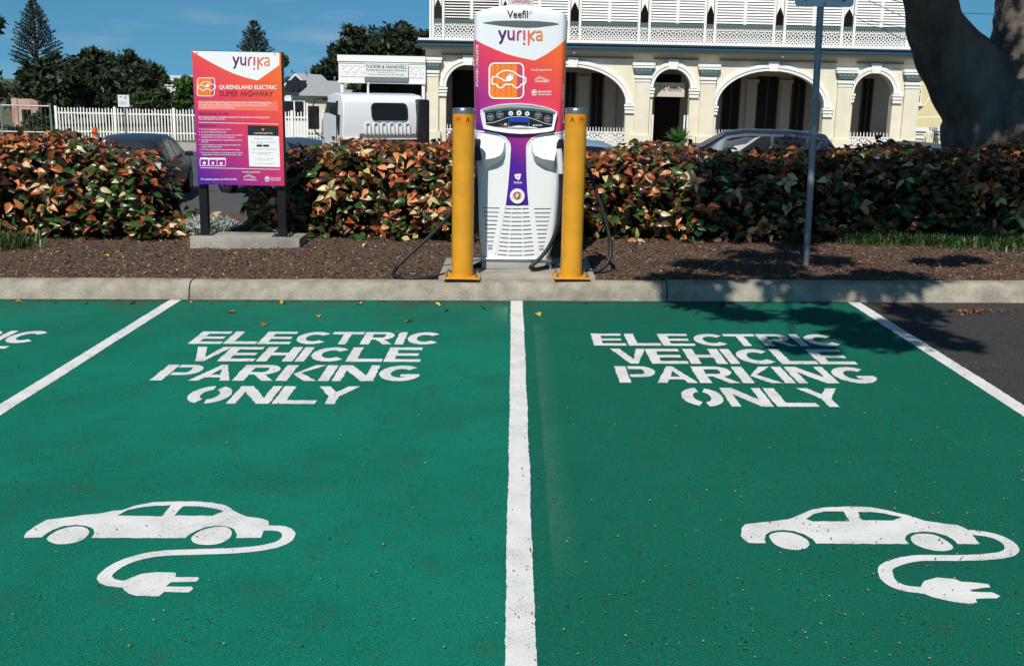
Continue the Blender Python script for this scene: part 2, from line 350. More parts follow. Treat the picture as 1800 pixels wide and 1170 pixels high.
rt = [('ELECTRIC', row((1036, 587), (1464, 590), (1046, 608), (1479, 611))), ('VEHICLE', row((1072, 614), (1483, 616), (1082, 640), (1501, 642.5))),
      ('PARKING', row((1080, 644), (1525, 648), (1088, 673), (1546, 677))), ('ONLY', row((1189, 683), (1471, 684.5), (1207, 715), (1503, 718)))]
for w, b in rt: word(w, *b, 'word %s of the lettering in the right bay' % w)
dx = ground(83, 588).x-lt[0][1][1]
for w, b in lt: word(w, b[0]+dx, b[1]+dx, b[2], b[3], 'word %s of the lettering cut off by the left edge' % w)
# electric car symbols (outline points as seen, laid down on the ground)
def sym(pts, sc, ox, oy):
    o = []
    for x, y in pts: p = ground(ox+x/sc, oy+y/sc); o.append((p.x, p.y))
    return o
def smooth_closed(p, k=4):
    o = []; n = len(p)
    for i in range(n):
        p0, p1, p2, p3 = [np.array(p[(i+j) % n]) for j in (-1, 0, 1, 2)]
        for q in range(k): t = q/k; o.append(tuple(.5*((2*p1)+(-p0+p2)*t+(2*p0-5*p1+4*p2-p3)*t*t+(-p0+3*p1-3*p2+p3)*t**3)))
    return o
def cable_sym(pts, sc, ox, oy, w):
    c = sym(pts, sc, ox, oy); o = []
    for i in range(len(c)-1):           # Catmull-Rom
        p0, p1, p2, p3 = [np.array(c[min(max(k, 0), len(c)-1)]) for k in (i-1, i, i+1, i+2)]
        for k in range(6):
            t = k/6; o.append(tuple(.5*((2*p1)+(-p0+p2)*t+(2*p0-5*p1+4*p2-p3)*t*t+(-p0+3*p1-3*p2+p3)*t**3)))
    o.append(c[-1]); L_ = []; R_ = []
    for i, p in enumerate(o):
        a = np.array(o[max(i-1, 0)]); b = np.array(o[min(i+1, len(o)-1)]); d = (b-a)/np.linalg.norm(b-a); nn = np.array((-d[1], d[0]))*w/2
        L_.append(tuple(np.array(p)+nn)); R_.append(tuple(np.array(p)-nn))
    return L_+R_[::-1]
A = (3.214, 0, 860)
body = [(135,275),(150,250),(200,215),(265,180),(380,165),(500,150),(590,140),(640,128),(690,125),(760,100),(860,80),(950,76),(1100,75),(1200,82),(1275,98),(1315,125),(1390,160),(1480,172),(1515,185),(1520,205),(1490,240),(1475,282),(1335,282),(1340,262),(1325,235),(1290,218),(1240,213),(1170,220),(1110,240),(1070,262),(1052,282),(515,282),(535,255),(525,230),(490,215),(430,208),(360,215),(300,235),(260,258),(238,278),(140,282)]
win = [[(665,155),(720,125),(800,108),(880,100),(965,97),(945,125),(915,160)], [(1035,103),(1130,103),(1210,115),(1265,130),(1200,157),(985,155)]]
whl = [[(265,290),(290,262),(340,235),(410,218),(470,220),(502,240),(495,270),(450,300),(380,316),(310,314)], [(1080,290),(1100,262),(1150,235),(1220,220),(1280,222),(1310,245),(1300,280),(1250,310),(1180,322),(1110,315)]]
plug = [[(695,560),(700,575),(730,598),(770,610),(900,612),(925,590),(935,560),(965,535),(990,503),(995,480),(880,476),(800,485),(740,508),(690,530)], [(980,503),(1115,503),(1127,512),(1110,530),(960,533)], [(935,557),(1085,557),(1092,570),(1065,590),(920,588)]]
cb = [(1490,226),(1590,230),(1632,262),(1600,305),(1500,335),(1350,352),(1150,360),(950,367),(800,388),(680,430),(608,480),(592,510),(630,535),(710,545)]
paint('painted_car_symbol', [sym(p, *A) for p in [body]+[smooth_closed(q) for q in whl]+plug]+[cable_sym(cb, *A, .047)], [sym(p, *A) for p in win], label='painted electric car with cable and plug in the left bay')
B = (3.333, 1260, 860)
body = [(140,280),(145,235),(165,212),(300,198),(420,182),(480,160),(560,125),(640,113),(760,108),(900,112),(990,128),(1130,162),(1210,190),(1330,208),(1410,217),(1470,245),(1510,290),(1542,328),(1410,328),(1380,300),(1340,278),(1270,260),(1200,255),(1140,262),(1108,280),(1103,300),(1125,328),(580,326),(560,300),(510,270),(450,252),(390,246),(320,252),(285,275),(278,300),(285,323),(190,322),(160,305)]
win = [[(520,180),(570,150),(630,137),(740,137),(778,195),(560,195)], [(825,140),(900,140),(980,148),(1085,172),(1030,190),(850,188)]]
whl = [[(307,288),(322,268),(370,258),(440,264),(508,290),(540,320),(528,350),(470,363),(400,355),(340,330)], [(1134,298),(1152,275),(1200,267),(1270,274),(1338,305),(1380,342),(1368,362),(1310,370),(1230,358),(1160,330)]]
plug = [[(1195,575),(1215,545),(1290,525),(1390,532),(1430,550),(1520,555),(1590,565),(1600,582),(1480,597),(1500,608),(1610,612),(1658,632),(1640,648),(1515,650),(1525,672),(1470,678),(1350,662),(1260,640),(1190,608)]]
cb = [(1480,258),(1600,275),(1690,310),(1728,355),(1690,388),(1560,405),(1400,410),(1200,410),(1090,425),(1005,455),(985,490),(1010,545),(1090,585),(1215,602)]
paint('painted_car_symbol', [sym(p, *B) for p in [body]+[smooth_closed(q) for q in whl]+plug]+[cable_sym(cb, *B, .047)], [sym(p, *B) for p in win], label='painted electric car with cable and plug in the right bay')

# ---- kerb of cast lengths
kerb = prop(bpy.data.objects.new('kerb', None), kind='structure'); COL.objects.link(kerb)
M_kerb = mat('kerb_concrete', (.37, .335, .27), .9, .15, var=.5, vscale=7, col2=(.19, .165, .128), detail=9, bump=.5, bscale=70)
prof = [(8.085, -.05), (8.092, .0), (8.112, .07), (8.13, .108), (8.15, .129), (8.185, .138), (8.235, .141), (8.266, .139), (8.27, .02)]
js = [-13.4, -9.75, -6.1, -2.455, 1.2, 4.85, 8.5, 12.1]
for i in range(len(js)-1):
    a, b = js[i]+.005, js[i+1]-.005; nx = 46; v = []; f = []; dzz = random.uniform(-.004, .004)
    for k in range(nx+1):
        x = a+(b-a)*k/nx
        for (y, z) in prof:
            wv = snoise(x*2.2, z*30)*.004; v.append((x, y+wv*.7+random.uniform(-.001, .001), z+gz(x)+wv*.5+dzz+random.uniform(-.0012, .0012)))
    n = len(prof)
    for k in range(nx):
        for q in range(n-1): f.append((k*n+q, (k+1)*n+q, (k+1)*n+q+1, k*n+q+1))
    f.append(tuple(range(n))); f.append(tuple(range(nx*n+n-1, nx*n-1, -1)))
    mesh_np('kerb_segment', v, f, M_kerb, smooth=True, parent=kerb).data.set_sharp_from_angle(angle=R(50))

# ---- garden bed and bark
M_mulch = mat('mulch_bed', (.165, .112, .083), .95, .1, var=.6, vscale=30, col2=(.07, .052, .04), detail=8, bump=1, bscale=120)
nx, ny = 150, 46; v = []; f = []
def bedz(x, y): return .126+gz(x)+.012*snoise(x*1.3, y*1.9)+.02*max(0, y-9)*.5
for j in range(ny+1):
    for i in range(nx+1):
        x = -14+28*i/nx; y = 8.264+4.4*j/ny; v.append((x, y, bedz(x, y)+random.uniform(-.007, .004)))
for j in range(ny):
    for i in range(nx): a = j*(nx+1)+i; f.append((a, a+1, a+nx+2, a+nx+1))
prop(mesh_np('garden_bed', v, f, M_mulch, smooth=True), kind='structure')
mul = [mat('bark_%s' % n, c, .9, .15) for n, c in (('dark', (.06, .042, .032)), ('brown', (.17, .10, .066)), ('grey', (.23, .175, .14)), ('red', (.26, .10, .045)), ('pale', (.42, .33, .22)))]
v = []; f = []; mi = []
for i in range(24000):
    x = random.uniform(-6.5, 6.8); y = 8.285+2.3*random.random()**1.15; z = bedz(x, y)+random.uniform(0, .008)
    L, w, h = random.uniform(.005, .016)*(1.6 if random.random() < .06 else 1), random.uniform(.003, .007), random.uniform(.0015, .004)
    a = random.uniform(0, 6.28); tl = random.uniform(-.5, .5); ca, sa = math.cos(a), math.sin(a)
    d = (ca*math.cos(tl)*L, sa*math.cos(tl)*L, math.sin(tl)*L); e = (-sa*w, ca*w, random.uniform(-.4, .4)*w); n = len(v)
    for sx, sy in ((-1,-1),(1,-.7),(.9,1),(-1,.8)): v.append((x+d[0]*sx+e[0]*sy, y+d[1]*sx+e[1]*sy, z+d[2]*sx+e[2]*sy+h))
    v.append((x, y, z-h)); f += [(n,n+1,n+2,n+3), (n+1,n,n+4), (n+2,n+1,n+4), (n+3,n+2,n+4), (n,n+3,n+4)]
    red = .5 if (x > .7 and random.random() < .45) else 0
    mi += [3 if random.random() < red else random.choices(range(5), (30, 34, 16, 12, 5))[0]]*5
prop(mesh_np('bark_mulch', v, f, mul, mi), 'coarse brown bark mulch between kerb and hedge', 'mulch', kind='stuff')
o = MB().box(-.56, .66, 8.274, 9.25, .05, .156).build('concrete_pad', M_conc, bevel=.006)
for q in o.data.vertices: q.co.z += gz(q.co.x)
prop(o, kind='structure')

# ------------------------------------------------------------------ charging station
def grad_mat(name, ax, az, c0):
    """printed wrap running from purple over magenta and red to orange; ax, az weigh across and up"""
    m = bpy.data.materials.new(name); m.use_nodes = True; n = m.node_tree.nodes; l = m.node_tree.links; b = n['Principled BSDF']
    b.inputs['Roughness'].default_value = .3; b.inputs['Specular IOR Level'].default_value = .35; b.inputs['Coat Weight'].default_value = .15
    t = n.new('ShaderNodeTexCoord'); s = n.new('ShaderNodeSeparateXYZ'); l.new(t.outputs['Object'], s.inputs[0])
    a = n.new('ShaderNodeMath'); a.operation = 'MULTIPLY_ADD'; a.inputs[1].default_value = ax; a.inputs[2].default_value = c0; l.new(s.outputs[0], a.inputs[0])
    c = n.new('ShaderNodeMath'); c.operation = 'MULTIPLY_ADD'; c.inputs[1].default_value = az; l.new(s.outputs[2], c.inputs[0]); l.new(a.outputs[0], c.inputs[2])
    r = n.new('ShaderNodeValToRGB'); l.new(c.outputs[0], r.inputs[0]); e = r.color_ramp.elements
    e[0].position = 0; e[0].color = (.055, .012, .28, 1); e[1].position = 1; e[1].color = (.85, .20, .02, 1)
    for p, q in ((.15, (.07, .013, .27)), (.38, (.42, .028, .17)), (.62, (.72, .055, .075)), (.82, (.80, .115, .032))):
        k = e.new(p); k.color = (*q, 1)
    l.new(r.outputs[0], b.inputs['Base Color']); return m
M_white = mat('white_shell', (.74, .75, .76), .28, .5, coat=.2)
M_black = mat('black_plastic', (.012, .012, .013), .35, .4)
M_rub = mat('black_rubber', (.012, .012, .012), .5, .35)
M_dgrey = mat('slot_grey', (.10, .115, .118), .5, .3)
M_grey = mat('trim_grey', (.30, .31, .31), .45, .4)
M_steel = mat('steel', (.55, .55, .54), .3, .5, metal=1)
M_prw = mat('print_white', (.78, .78, .78), .5, .3)
M_prk = mat('print_black', (.02, .02, .02), .5, .3)
M_pro = mat('print_orange', (.83, .21, .025), .45, .3)
M_prd = mat('print_dark_red', (.20, .012, .055), .5, .3)
CY = 8.64                                             # front plane of the charger
CX = at(913, 250, CY).x; CB = Vector((CX, CY+.17, .156+gz(CX)))
chg = thing('charging_station', 'tall white electric vehicle charger with orange and purple front between yellow bollards', 'charger', CB)
zt = at(915, 9, CY).z; 
def pz(py, px=915): return at(px, py, CY).z
lev = []                                              # (z, half width, front setback)
for py, l_, r_ in ((456, 849, 961), (446, 846.5, 966.5), (436, 844.5, 970.5), (415, 842, 976), (390, 841, 979.5), (360, 840.5, 982), (330, 840, 984), (290, 838.5, 986), (250, 836.5, 989.5), (236, 834.5, 991), (200, 834, 992.5), (150, 833, 994.5), (100, 832, 996), (60, 832.5, 997), (30, 833, 998), (22, 834.5, 997)):
    a = at(l_, py, CY); b = at(r_, py, CY); lev.append((a.z, (b.x-a.x)/2, (a.x+b.x)/2))
zs = [q[0] for q in lev]
def hw(z): return float(np.interp(z, zs, [q[1] for q in lev]))
def cxz(z): return float(np.interp(z, zs, [q[2] for q in lev]))
def cfront(x, z):
    u = min(1, abs(x-cxz(z))/hw(z)); return CY+.022*u*u+(.05*((u-.88)/.12)**2 if u > .88 else 0)
def crown(x):                                         # arched top of the head
    u = (x-cxz(zs[-1]))/hw(zs[-1]); return zs[-1]+(zt-zs[-1])*(1-u*u)
us = [-1, -.985, -.96, -.92, -.88, -.75, -.5, -.25, 0, .25, .5, .75, .88, .92, .96, .985, 1]
v = []; f = []; n = len(us)+4
allz = zs+[None, None]
for k, z in enumerate(allz):
    zz = zs[-1] if z is None else z; w = hw(zz); c = cxz(zz)
    inset = {len(zs): .0, len(zs)+1: .02}.get(k, 0)
    for u in us:
        x = c+u*w*(1-inset); z2 = zz if z is not None else crown(x)-(.012 if k == len(zs) else 0); v.append((x, cfront(x, zz)+inset*.6+(.006 if k == len(zs) else 0), max(z2, zz)))
    for x, y in ((c+w, CY+.16), (c+w*.9, CY+.33), (c-w*.9, CY+.33), (c-w, CY+.16)):
        z2 = zz if z is not None else crown(x)-(.012 if k == len(zs) else 0); v.append((x, y, max(z2, zz)))
for k in range(len(allz)-1):
    for j in range(n): f.append((k*n+j, k*n+(j+1)%n, (k+1)*n+(j+1)%n, (k+1)*n+j))
f.append(tuple(range(n-1, -1, -1))); f.append(tuple(range((len(allz)-1)*n, len(allz)*n)))
o = mesh_np('shell', v, f, M_white, smooth=True, parent=chg, off=CB); o.data.set_sharp_from_angle(angle=R(35))
shell = o
CUTS = [820+4*i for i in range(46)]
def cmap(px, py, off):
    p = at(px, py, CY-off); return (p.x, cfront(p.x, p.z)-off, p.z)
def cdec(name, vf, off, m, parent=chg, cut=True): return decal(name, vf, cmap, off, m, parent, CB, CUTS if cut else None)
def Z(pts, sc, ox, oy): return [(ox+x/sc, oy+y/sc) for x, y in pts]
z1 = (9.474, 820, 0); z2 = (8.358, 820, 110); z3 = (7.8, 820, 225); z4 = (7.8, 820, 350)
wrap = [(833.2, 69), (850, 78), (870, 87), (890, 95), (912, 101), (939, 106.5), (941, 106), (960, 96), (980, 82), (996, 68.5), (995.3, 100), (993.8, 150), (992, 200), (990.5, 233.5), (967.4, 236), (948, 239), (935, 244), (929, 252), (926.4, 260), (927, 302), (928, 334), (930, 360.6), (887.7, 361), (891.8, 327.6), (895, 289), (897, 260), (894.4, 250.6), (888, 243), (876.4, 237.8), (858.5, 234), (835.5, 231), (834.6, 200), (833.4, 150), (832.8, 100)]
zb = pz(361)-CB.z; zu = pz(69)-CB.z
o = cdec('printed_wrap', flat([wrap]), .003, grad_mat('wrap_print', .52, .63, .32-.63*(pz(232)-CB.z)))
o['label'] = 'wrap printed purple below and orange above'
cdec('handle_slot', flat([Z([(260,378),(500,350),(850,345),(1200,355),(1450,377),(1555,402),(1400,425),(1200,452),(1000,460),(800,450),(550,425),(380,398)], *z1)]), .004, M_dgrey)
YUR = stroke([(545,520),(602,650)], 36)+stroke([(648,520),(610,620),(580,700),(560,716)], 36)+stroke([(697,520),(697,610),(712,645),(742,655),(772,640),(786,610),(786,520)], 34)+stroke([(786,520),(786,662)], 34)\
    + stroke([(852,662),(852,570),(862,540),(885,524),(905,522)], 34)+stroke([(962,522),(962,655)], 38)+[circle(958, 728, 20, 12)]+stroke([(1035,522),(1035,735)], 34)+stroke([(1138,526),(1050,600),(1118,668)], 33)\
    + stroke([(1172,538),(1205,522),(1238,530),(1253,560),(1253,668)], 31)+stroke([(1253,592),(1205,596),(1172,615),(1166,640),(1182,664),(1215,666),(1253,645)], 31)
def yurika(fx, fy, w):       # place the word in another box
    return [[(fx(x), fy(y)) for x, y in p] for p in YUR]
def ramp_mat(name, x0, x1, flipz=0):
    m = bpy.data.materials.new(name); m.use_nodes = True; nn = m.node_tree.nodes; l = m.node_tree.links; b = nn['Principled BSDF']; b.inputs['Roughness'].default_value = .4
    t = nn.new('ShaderNodeTexCoord'); s = nn.new('ShaderNodeSeparateXYZ'); l.new(t.outputs['Object'], s.inputs[0])
    q = nn.new('ShaderNodeMapRange'); q.inputs[1].default_value = x0; q.inputs[2].default_value = x1; l.new(s.outputs[0], q.inputs[0])
    r = nn.new('ShaderNodeValToRGB'); l.new(q.outputs[0], r.inputs[0]); e = r.color_ramp.elements
    e[0].color = (.035, .008, .06, 1); e[1].color = (.75, .26, .07, 1)
    for p, c in ((.22, (.11, .012, .12)), (.45, (.45, .05, .16)), (.65, (.62, .13, .10))): k = e.new(p); k.color = (*c, 1)
    l.new(r.outputs[0], b.inputs['Base Color']); return m
xa = at(877, 60, CY).x-CB.x; xb = at(954, 60, CY).x-CB.x
cdec('brand_lettering', flat(yurika(lambda x: 820+x/9.474, lambda y: y/9.474, 1)), .004, ramp_mat('lettering_print', xa, xb), cut=False)
cdec('maker_lettering', text2d('Veefil', (891.5, 18.5, 928, 32), .012), .004, M_prk, cut=False)
cdec('maker_lettering', text2d('RT', (929.5, 20, 936, 26), 0, .3), .004, M_grey, cut=False)
# side lettering, read downwards
def side_text(s, x0, x1, y0, y1, m):
    vv, ff = text2d(s, (0, 0, 1, 1), .02, .1)
    return cdec('side_lettering', ([(x1-(q[1])*(x1-x0), y0+q[0]*(y1-y0)) for q in vv], ff), .006, m, cut=False)
side_text('ELECTRIC VEHICLE', 836.3, 840.3, 79, 153, M_prw)
side_text('FAST CHARGING', 835.8, 839, 156, 217, mat('print_pink', (.55, .09, .22), .5))
vv, ff = text2d('ELECTRIC VEHICLE', (0, 0, 1, 1), .02, .1)
cdec('side_lettering', ([(989.3+(q[1])*3.2, 217-q[0]*68) for q in vv], ff), .006, M_prw, cut=False)
# car emblem: rounded frame, orange boards, car outline with plug
def emblem(fn, parent, base, X, Y, s, cuts, put):
    P = lambda pts: [(X(x), Y(y)) for x, y in pts]
    put('emblem_field', flat([P(rrect(335, 15, 835, 525, 60))]), .005, M_pro)
    put('emblem_field', flat([P([(742, 12), (800, 18), (836, 60), (836, 480), (800, 518), (742, 522)])]), .0062, mat('print_magenta', (.52, .05, .13), .45))
    put('emblem_lines', flat([P(rc(x-3, 20, x+3, 500)) for x in (418, 498, 580, 662)]), .0068, mat('print_line', (.42, .06, .02), .5))
    st = [P(q) for q in stroke(rrect(335, 12, 837, 527, 75), 22, 8, True)]
    car = [(440,190),(490,150),(540,125),(600,120),(660,128),(710,155),(760,190),(810,210),(855,215),(872,240),(868,290),(850,318),(800,325),(780,358),(740,378),(700,360),(675,325),(560,325),(545,358),(500,378),(460,358),(440,322),(385,318),(372,290),(375,240),(395,212),(440,210),(500,235),(550,265),(600,272)]
    st += [P(q) for q in stroke(car, 21)]
    st += [P([(585,215),(605,190),(640,185),(680,205),(688,235),(665,265),(625,280),(590,272),(578,245)])]+[P(q) for q in stroke([(632,195),(658,165)], 14)]+[P(q) for q in stroke([(664,212),(690,182)], 14)]
    put('emblem_outline', flat(st), .0078, M_prw)
emblem(None, chg, CB, lambda x: 820+x/8.358, lambda y: 110+y/8.358, 1, None, lambda nm, vf, off, m: cdec(nm, vf, off, m))
cdec('supporter_lettering', text2d('Proudly supported by', (934, 121, 970, 125.6), .01), .005, M_prw, cut=False)
def arcs_logo(x, y, s):      # roof-like double arc over small lettering
    return stroke([(x, y+6*s), (x+4*s, y+2.5*s), (x+9*s, y), (x+15*s, y+2*s), (x+20*s, y+5*s), (x+25*s, y+6.5*s)], .9*s, 6)+stroke([(x+4*s, y+5*s), (x+9*s, y+2.6*s), (x+14*s, y+4.2*s), (x+19*s, y+7*s)], .8*s, 6)
def crest(x, y, s):          # small crest: shield with supporters
    return [circle(x+5*s, y+5.5*s, 2.1*s, 8), circle(x+2*s, y+4*s, 1.2*s, 6), circle(x+8.2*s, y+4*s, 1.2*s, 6), rc(x+1.5*s, y+9*s, x+8.5*s, y+10.4*s), rc(x+3.2*s, y+1*s, x+6.8*s, y+2.8*s)]+stroke([(x+1*s, y+5*s), (x+2*s, y+8*s)], .9*s, 6)+stroke([(x+9*s, y+5*s), (x+8*s, y+8*s)], .9*s, 6)
cdec('council_logo', flat(arcs_logo(940, 135, 1)), .005, M_prw, cut=False)
cdec('supporter_lettering', text2d('Rockhampton', (941, 141, 965, 146), .015, .2), .005, M_prw, cut=False)
cdec('state_crest', flat(crest(933.5, 156.5, 1.1)), .005, M_prw, cut=False)
cdec('supporter_lettering', text2d('Queensland', (946, 159, 969, 163.6), .015), .005, M_prw, cut=False)
cdec('supporter_lettering', text2d('Government', (946, 164, 969, 167.8), .006), .005, M_prw, cut=False)
# hooded display
def slab(name, outer, d0, d1, m, parent, bev=.004, inner=None, di=0):
    """front plate standing d1 out of the shell; outline keeps to d0 at the shell"""
    b = MB(); n = len(outer); vs_ = [cmap(x, y, d0) for x, y in outer]+[cmap(x, y, d1) for x, y in outer]
    fs = [(i, (i+1)%n, (i+1)%n+n, i+n) for i in range(n)]
    if inner:
        vs_ += [cmap(x, y, di) for x, y in inner]; fs += [(i+n, (i+1)%n+n, (i+1)%n+2*n, i+2*n) for i in range(n)]+[tuple(range(2*n, 3*n))]
    else: fs.append(tuple(range(n, 2*n)))
    b.add(vs_, fs); return b.build(name, m, parent, off=CB, bevel=bev)
out = Z([(205,690),(330,650),(480,615),(640,600),(800,598),(960,612),(1130,645),(1250,680),(1335,720),(1335,770),(1310,870),(1282,1000),(1200,1020),(1000,1042),(800,1050),(600,1035),(400,1005),(250,975),(225,880),(203,760)], *z2)
inn = Z([(250,725),(350,705),(490,685),(640,675),(800,675),(960,682),(1120,705),(1220,725),(1300,750),(1295,790),(1280,870),(1258,945),(1180,962),(1000,985),(800,992),(600,980),(420,955),(285,925),(268,860),(252,775)], *z2)
disp = slab('display_hood', out, -.002, .034, M_white, chg, .003, inn, .022)
slab('display_brow', Z([(235,690),(340,660),(480,632),(640,617),(800,616),(960,628),(1120,658),(1240,690),(1310,722),(1290,735),(1210,713),(1110,692),(960,670),(800,663),(640,663),(490,673),(350,694),(262,714)], *z2), .03, .0365, M_grey, disp, 0)
face = Z([(268,742),(400,718),(560,705),(770,700),(980,710),(1130,728),(1278,757),(1270,850),(1255,945),(1100,965),(900,978),(770,980),(600,968),(420,945),(285,915),(278,830)], *z2)
slab('display_face', face, .02, .0235, mat('display_black', (.013, .015, .017), .25, .5), disp, 0)
ln = Z([(285,895),(400,880),(500,850),(590,812),(680,798),(780,795),(880,803),(970,825),(1060,860),(1150,895),(1262,915)], *z2)
cdec('display_line', flat(stroke(ln, .7)), .0242, M_prw, disp, cut=False)
cdec('display_screen', flat([Z([(615,830),(680,815),(770,808),(860,815),(930,838),(925,880),(770,876),(612,872)], *z2)]), .0243, mat('screen_blue', (.012, .05, .42), .2, .5), disp, cut=False)
cdec('screen_outline', flat([Z(q, *z2) for q in stroke([(622,885),(620,935),(680,950),(770,955),(860,950),(912,938),(918,885)], 6)]), .0243, M_grey, disp, cut=False)
for x, y, r in ((651,748,34), (772,742,38), (893,752,34)):
    b = cdec('button', flat([Z(circle(x, y, r, 18), *z2)]), .026, M_prw, disp, cut=False)
    cdec('button_mark', flat([Z(circle(x, y, r*.4, 12), *z2)]), .0268, mat('mark_blue', (.10, .16, .26), .4), disp, cut=False)
for x, y in ((352,803), (490,768), (1052,778), (1190,828)):
    cdec('symbol', flat([Z(q, *z2) for q in stroke(circle(x, y, 48, 18), 5, 0, True)+stroke([(x-25, y-8), (x+5, y-15), (x+25, y-5)], 16)+stroke([(x-15, y+20), (x+12, y+22)], 12)]), .0244, mat('symbol_grey', (.35, .38, .42), .4), disp, cut=False)
cdec('display_lettering', text2d('Vee', Z([(488,895)], *z2)[0]+Z([(545,928)], *z2)[0], .02), .0244, mat('print_red', (.55, .04, .02), .4), disp, cut=False)
cdec('display_lettering', text2d('fil', Z([(550,892)], *z2)[0]+Z([(592,928)], *z2)[0], .02), .0244, M_prw, disp, cut=False)
cdec('display_lettering', text2d('TRITIUM', Z([(1005,912)], *z2)[0]+Z([(1108,934)], *z2)[0], .02), .0244, M_prw, disp, cut=False)
cdec('display_lettering', flat([Z([(972,935),(988,905),(1003,935)], *z2)]), .0244, M_prw, disp, cut=False)
# cable pods: wedges whose lower edge stands out
def pod(face_, base_, top, bot, k0, k1, nm, lab):
    n = len(face_); F_ = Z(face_, *z3); B_ = Z(base_, *z3)
    dep = [.006+.085*min(1, max(0, (y-top)/(bot-top)))**.9 for _, y in face_]
    b = MB(); b.add([cmap(x, y, -.004) for x, y in B_]+[cmap(x, y, d) for (x, y), d in zip(F_, dep)], [(i, (i+1)%n, (i+1)%n+n, i+n) for i in range(n)]+[tuple(range(n, 2*n))])
    o = b.build(nm, M_white, chg, off=CB, bevel=.006); o['label'] = lab; return o
pod([(160,150),(240,112),(330,112),(430,148),(512,208),(505,310),(470,375),(385,412),(222,440),(185,290)], [(130,120),(235,85),(345,90),(460,120),(545,190),(540,320),(500,440),(400,505),(245,590),(165,330)], 110, 440, 0, 0, 'cable_pod', 'left cable pod')
pod([(1270,165),(1200,120),(1110,122),(1000,160),(915,215),(912,310),(945,380),(1040,425),(1205,455),(1240,300)], [(1300,130),(1205,92),(1090,95),(970,130),(885,200),(885,330),(920,450),(1030,520),(1195,608),(1262,340)], 118, 455, 0, 0, 'cable_pod', 'right cable pod')
# raised ribs beside the purple strip
for pts in ([(110,38),(300,62),(440,92),(530,135),(588,205),(600,270),(585,500),(560,800),(528,1060),(500,1190),(455,1420),(390,1720)], [(1330,62),(1150,78),(1000,102),(895,145),(840,210),(826,270),(832,600),(843,850),(862,1060),(890,1190),(925,1420),(975,1720)]):
    cdec('rib', flat([Z(q, *z3) for q in stroke(pts, 20)]), .0052, M_white, cut=True)
# strip emblem and lettering
cdec('strip_emblem', flat([Z([(655,640),(700,628),(750,630),(735,690),(712,722),(700,705),(672,690)], *z3)], [Z([(690,668),(715,655),(712,685)], *z3)]), .0045, M_prw, cut=False)
cdec('strip_lettering', text2d('TRITIUM', Z([(645,738)], *z3)[0]+Z([(757,762)], *z3)[0], .02), .0045, M_prw, cut=False)
# stop button in its cup
c0 = cmap(*Z([(697,935)], *z3)[0], 0); cl = Vector(c0)-CB; rr = .061
b = MB(); b.lathe([(rr*.98, .0), (rr, -.012), (rr*.93, -.02), (rr*.62, -.021), (rr*.5, -.008)], (cl.x, cl.y, cl.z), 28, 'y'); st = b.build('button_cup', M_white, chg, smooth=True)
b = MB(); b.lathe([(rr*.46, 0), (rr*.46, -.012), (rr*.3, -.017)], (cl.x, cl.y, cl.z), 20, 'y'); b.build('stop_button', mat('button_orange', (.42, .11, .03), .4), st, smooth=True)
cx_, cy_ = Z([(697,935)], *z3)[0]
cdec('button_letter', text2d('P', (cx_-2.2, cy_-3.8, cx_+2.2, cy_+3.8), .03), .019, M_prw, st, cut=False)
# vent slots
M_slot = mat('slot_dark', (.025, .025, .022), .7, .2)
for i in range(10):
    y = 123+i*57; t = i/9
    for l_, r_, dy in ((222+66*t, 452-92*t, 0), (928+62*t, 1160-92*t, 10)): cdec('vent_slot', flat([Z(rc(l_, y+dy-4.5, r_, y+dy+4.5), *z4)]), .0035, M_slot, cut=False)
for i in range(12):
    t = i/11; y = 132+i*58-2; l_, r_ = 532-105*t, 852+80*t; w = r_-l_; sag = 3+9*t
    ps = [Z([(l_, y-4-sag), (l_+w*.26, y-4), (l_+w*.26, y+5), (l_, y+5-sag)], *z4), Z(rc(l_+w*.3, y-3, l_+w*.68, y+6), *z4), Z([(l_+w*.72, y-4), (r_, y-4-sag), (r_, y+5-sag), (l_+w*.72, y+5)], *z4)]
    cdec('vent_slot', flat(ps), .0035, M_slot, cut=False)
cdec('keyhole', flat([Z(rc(292, 660, 355, 690), *z4)]), .0035, M_grey, cut=False); cdec('keyhole', flat([Z(rc(995, 672, 1058, 702), *z4)]), .0035, M_grey, cut=False)
# skirt and plinth
pl = at(846.5, 478, CY); pr = at(968.5, 478, CY); zp = at(908, 458, CY).z
MB().box(pl.x-.004, pr.x+.004, CY-.012, CY+.31, zp-.006, zp+.022).build('skirt', M_steel, chg, off=CB, bevel=.009, seg=3)
MB().box(pl.x, pr.x, CY+.0, CY+.3, CB.z, zp-.006).build('plinth', mat('plinth_grey', (.34, .345, .34), .6, .3, var=.15, vscale=4), chg, off=CB, bevel=.004)
MB().box(CX-.36, CX+.36, CY+.2, CY+.335, zp+.2, pz(240)).build('side_rail', M_black, chg, off=CB, bevel=.02)
# holstered connectors and cables
def cur(pts, nn=6):
    c = [Vector(p) for p in pts]; o = []
    for i in range(len(c)-1):
        p0, p1, p2, p3 = [c[min(max(k, 0), len(c)-1)] for k in (i-1, i, i+1, i+2)]
        for k in range(nn):
            t = k/nn; o.append(.5*((2*p1)+(-p0+p2)*t+(2*p0-5*p1+4*p2-p3)*t*t+(-p0+3*p1-3*p2+p3)*t**3))
    o.append(c[-1]); return o
a = at(983, 262, 8.6); b_ = at(985.5, 306, 8.57)
MB().tube([a, a.lerp(b_, .35), b_], [.022, .026, .021], 12).build('connector_handle', mat('handle_grey', (.55, .55, .52), .5), chg, smooth=True, off=CB).data.set_sharp_from_angle(angle=R(40))
MB().tube([at(984, 250, 8.66), a+Vector((0, 0, .01))], [.03, .024], 12).build('connector_collar', M_black, chg, smooth=True, off=CB)
cz = lambda px, py: ground(px, py, .156+.017)
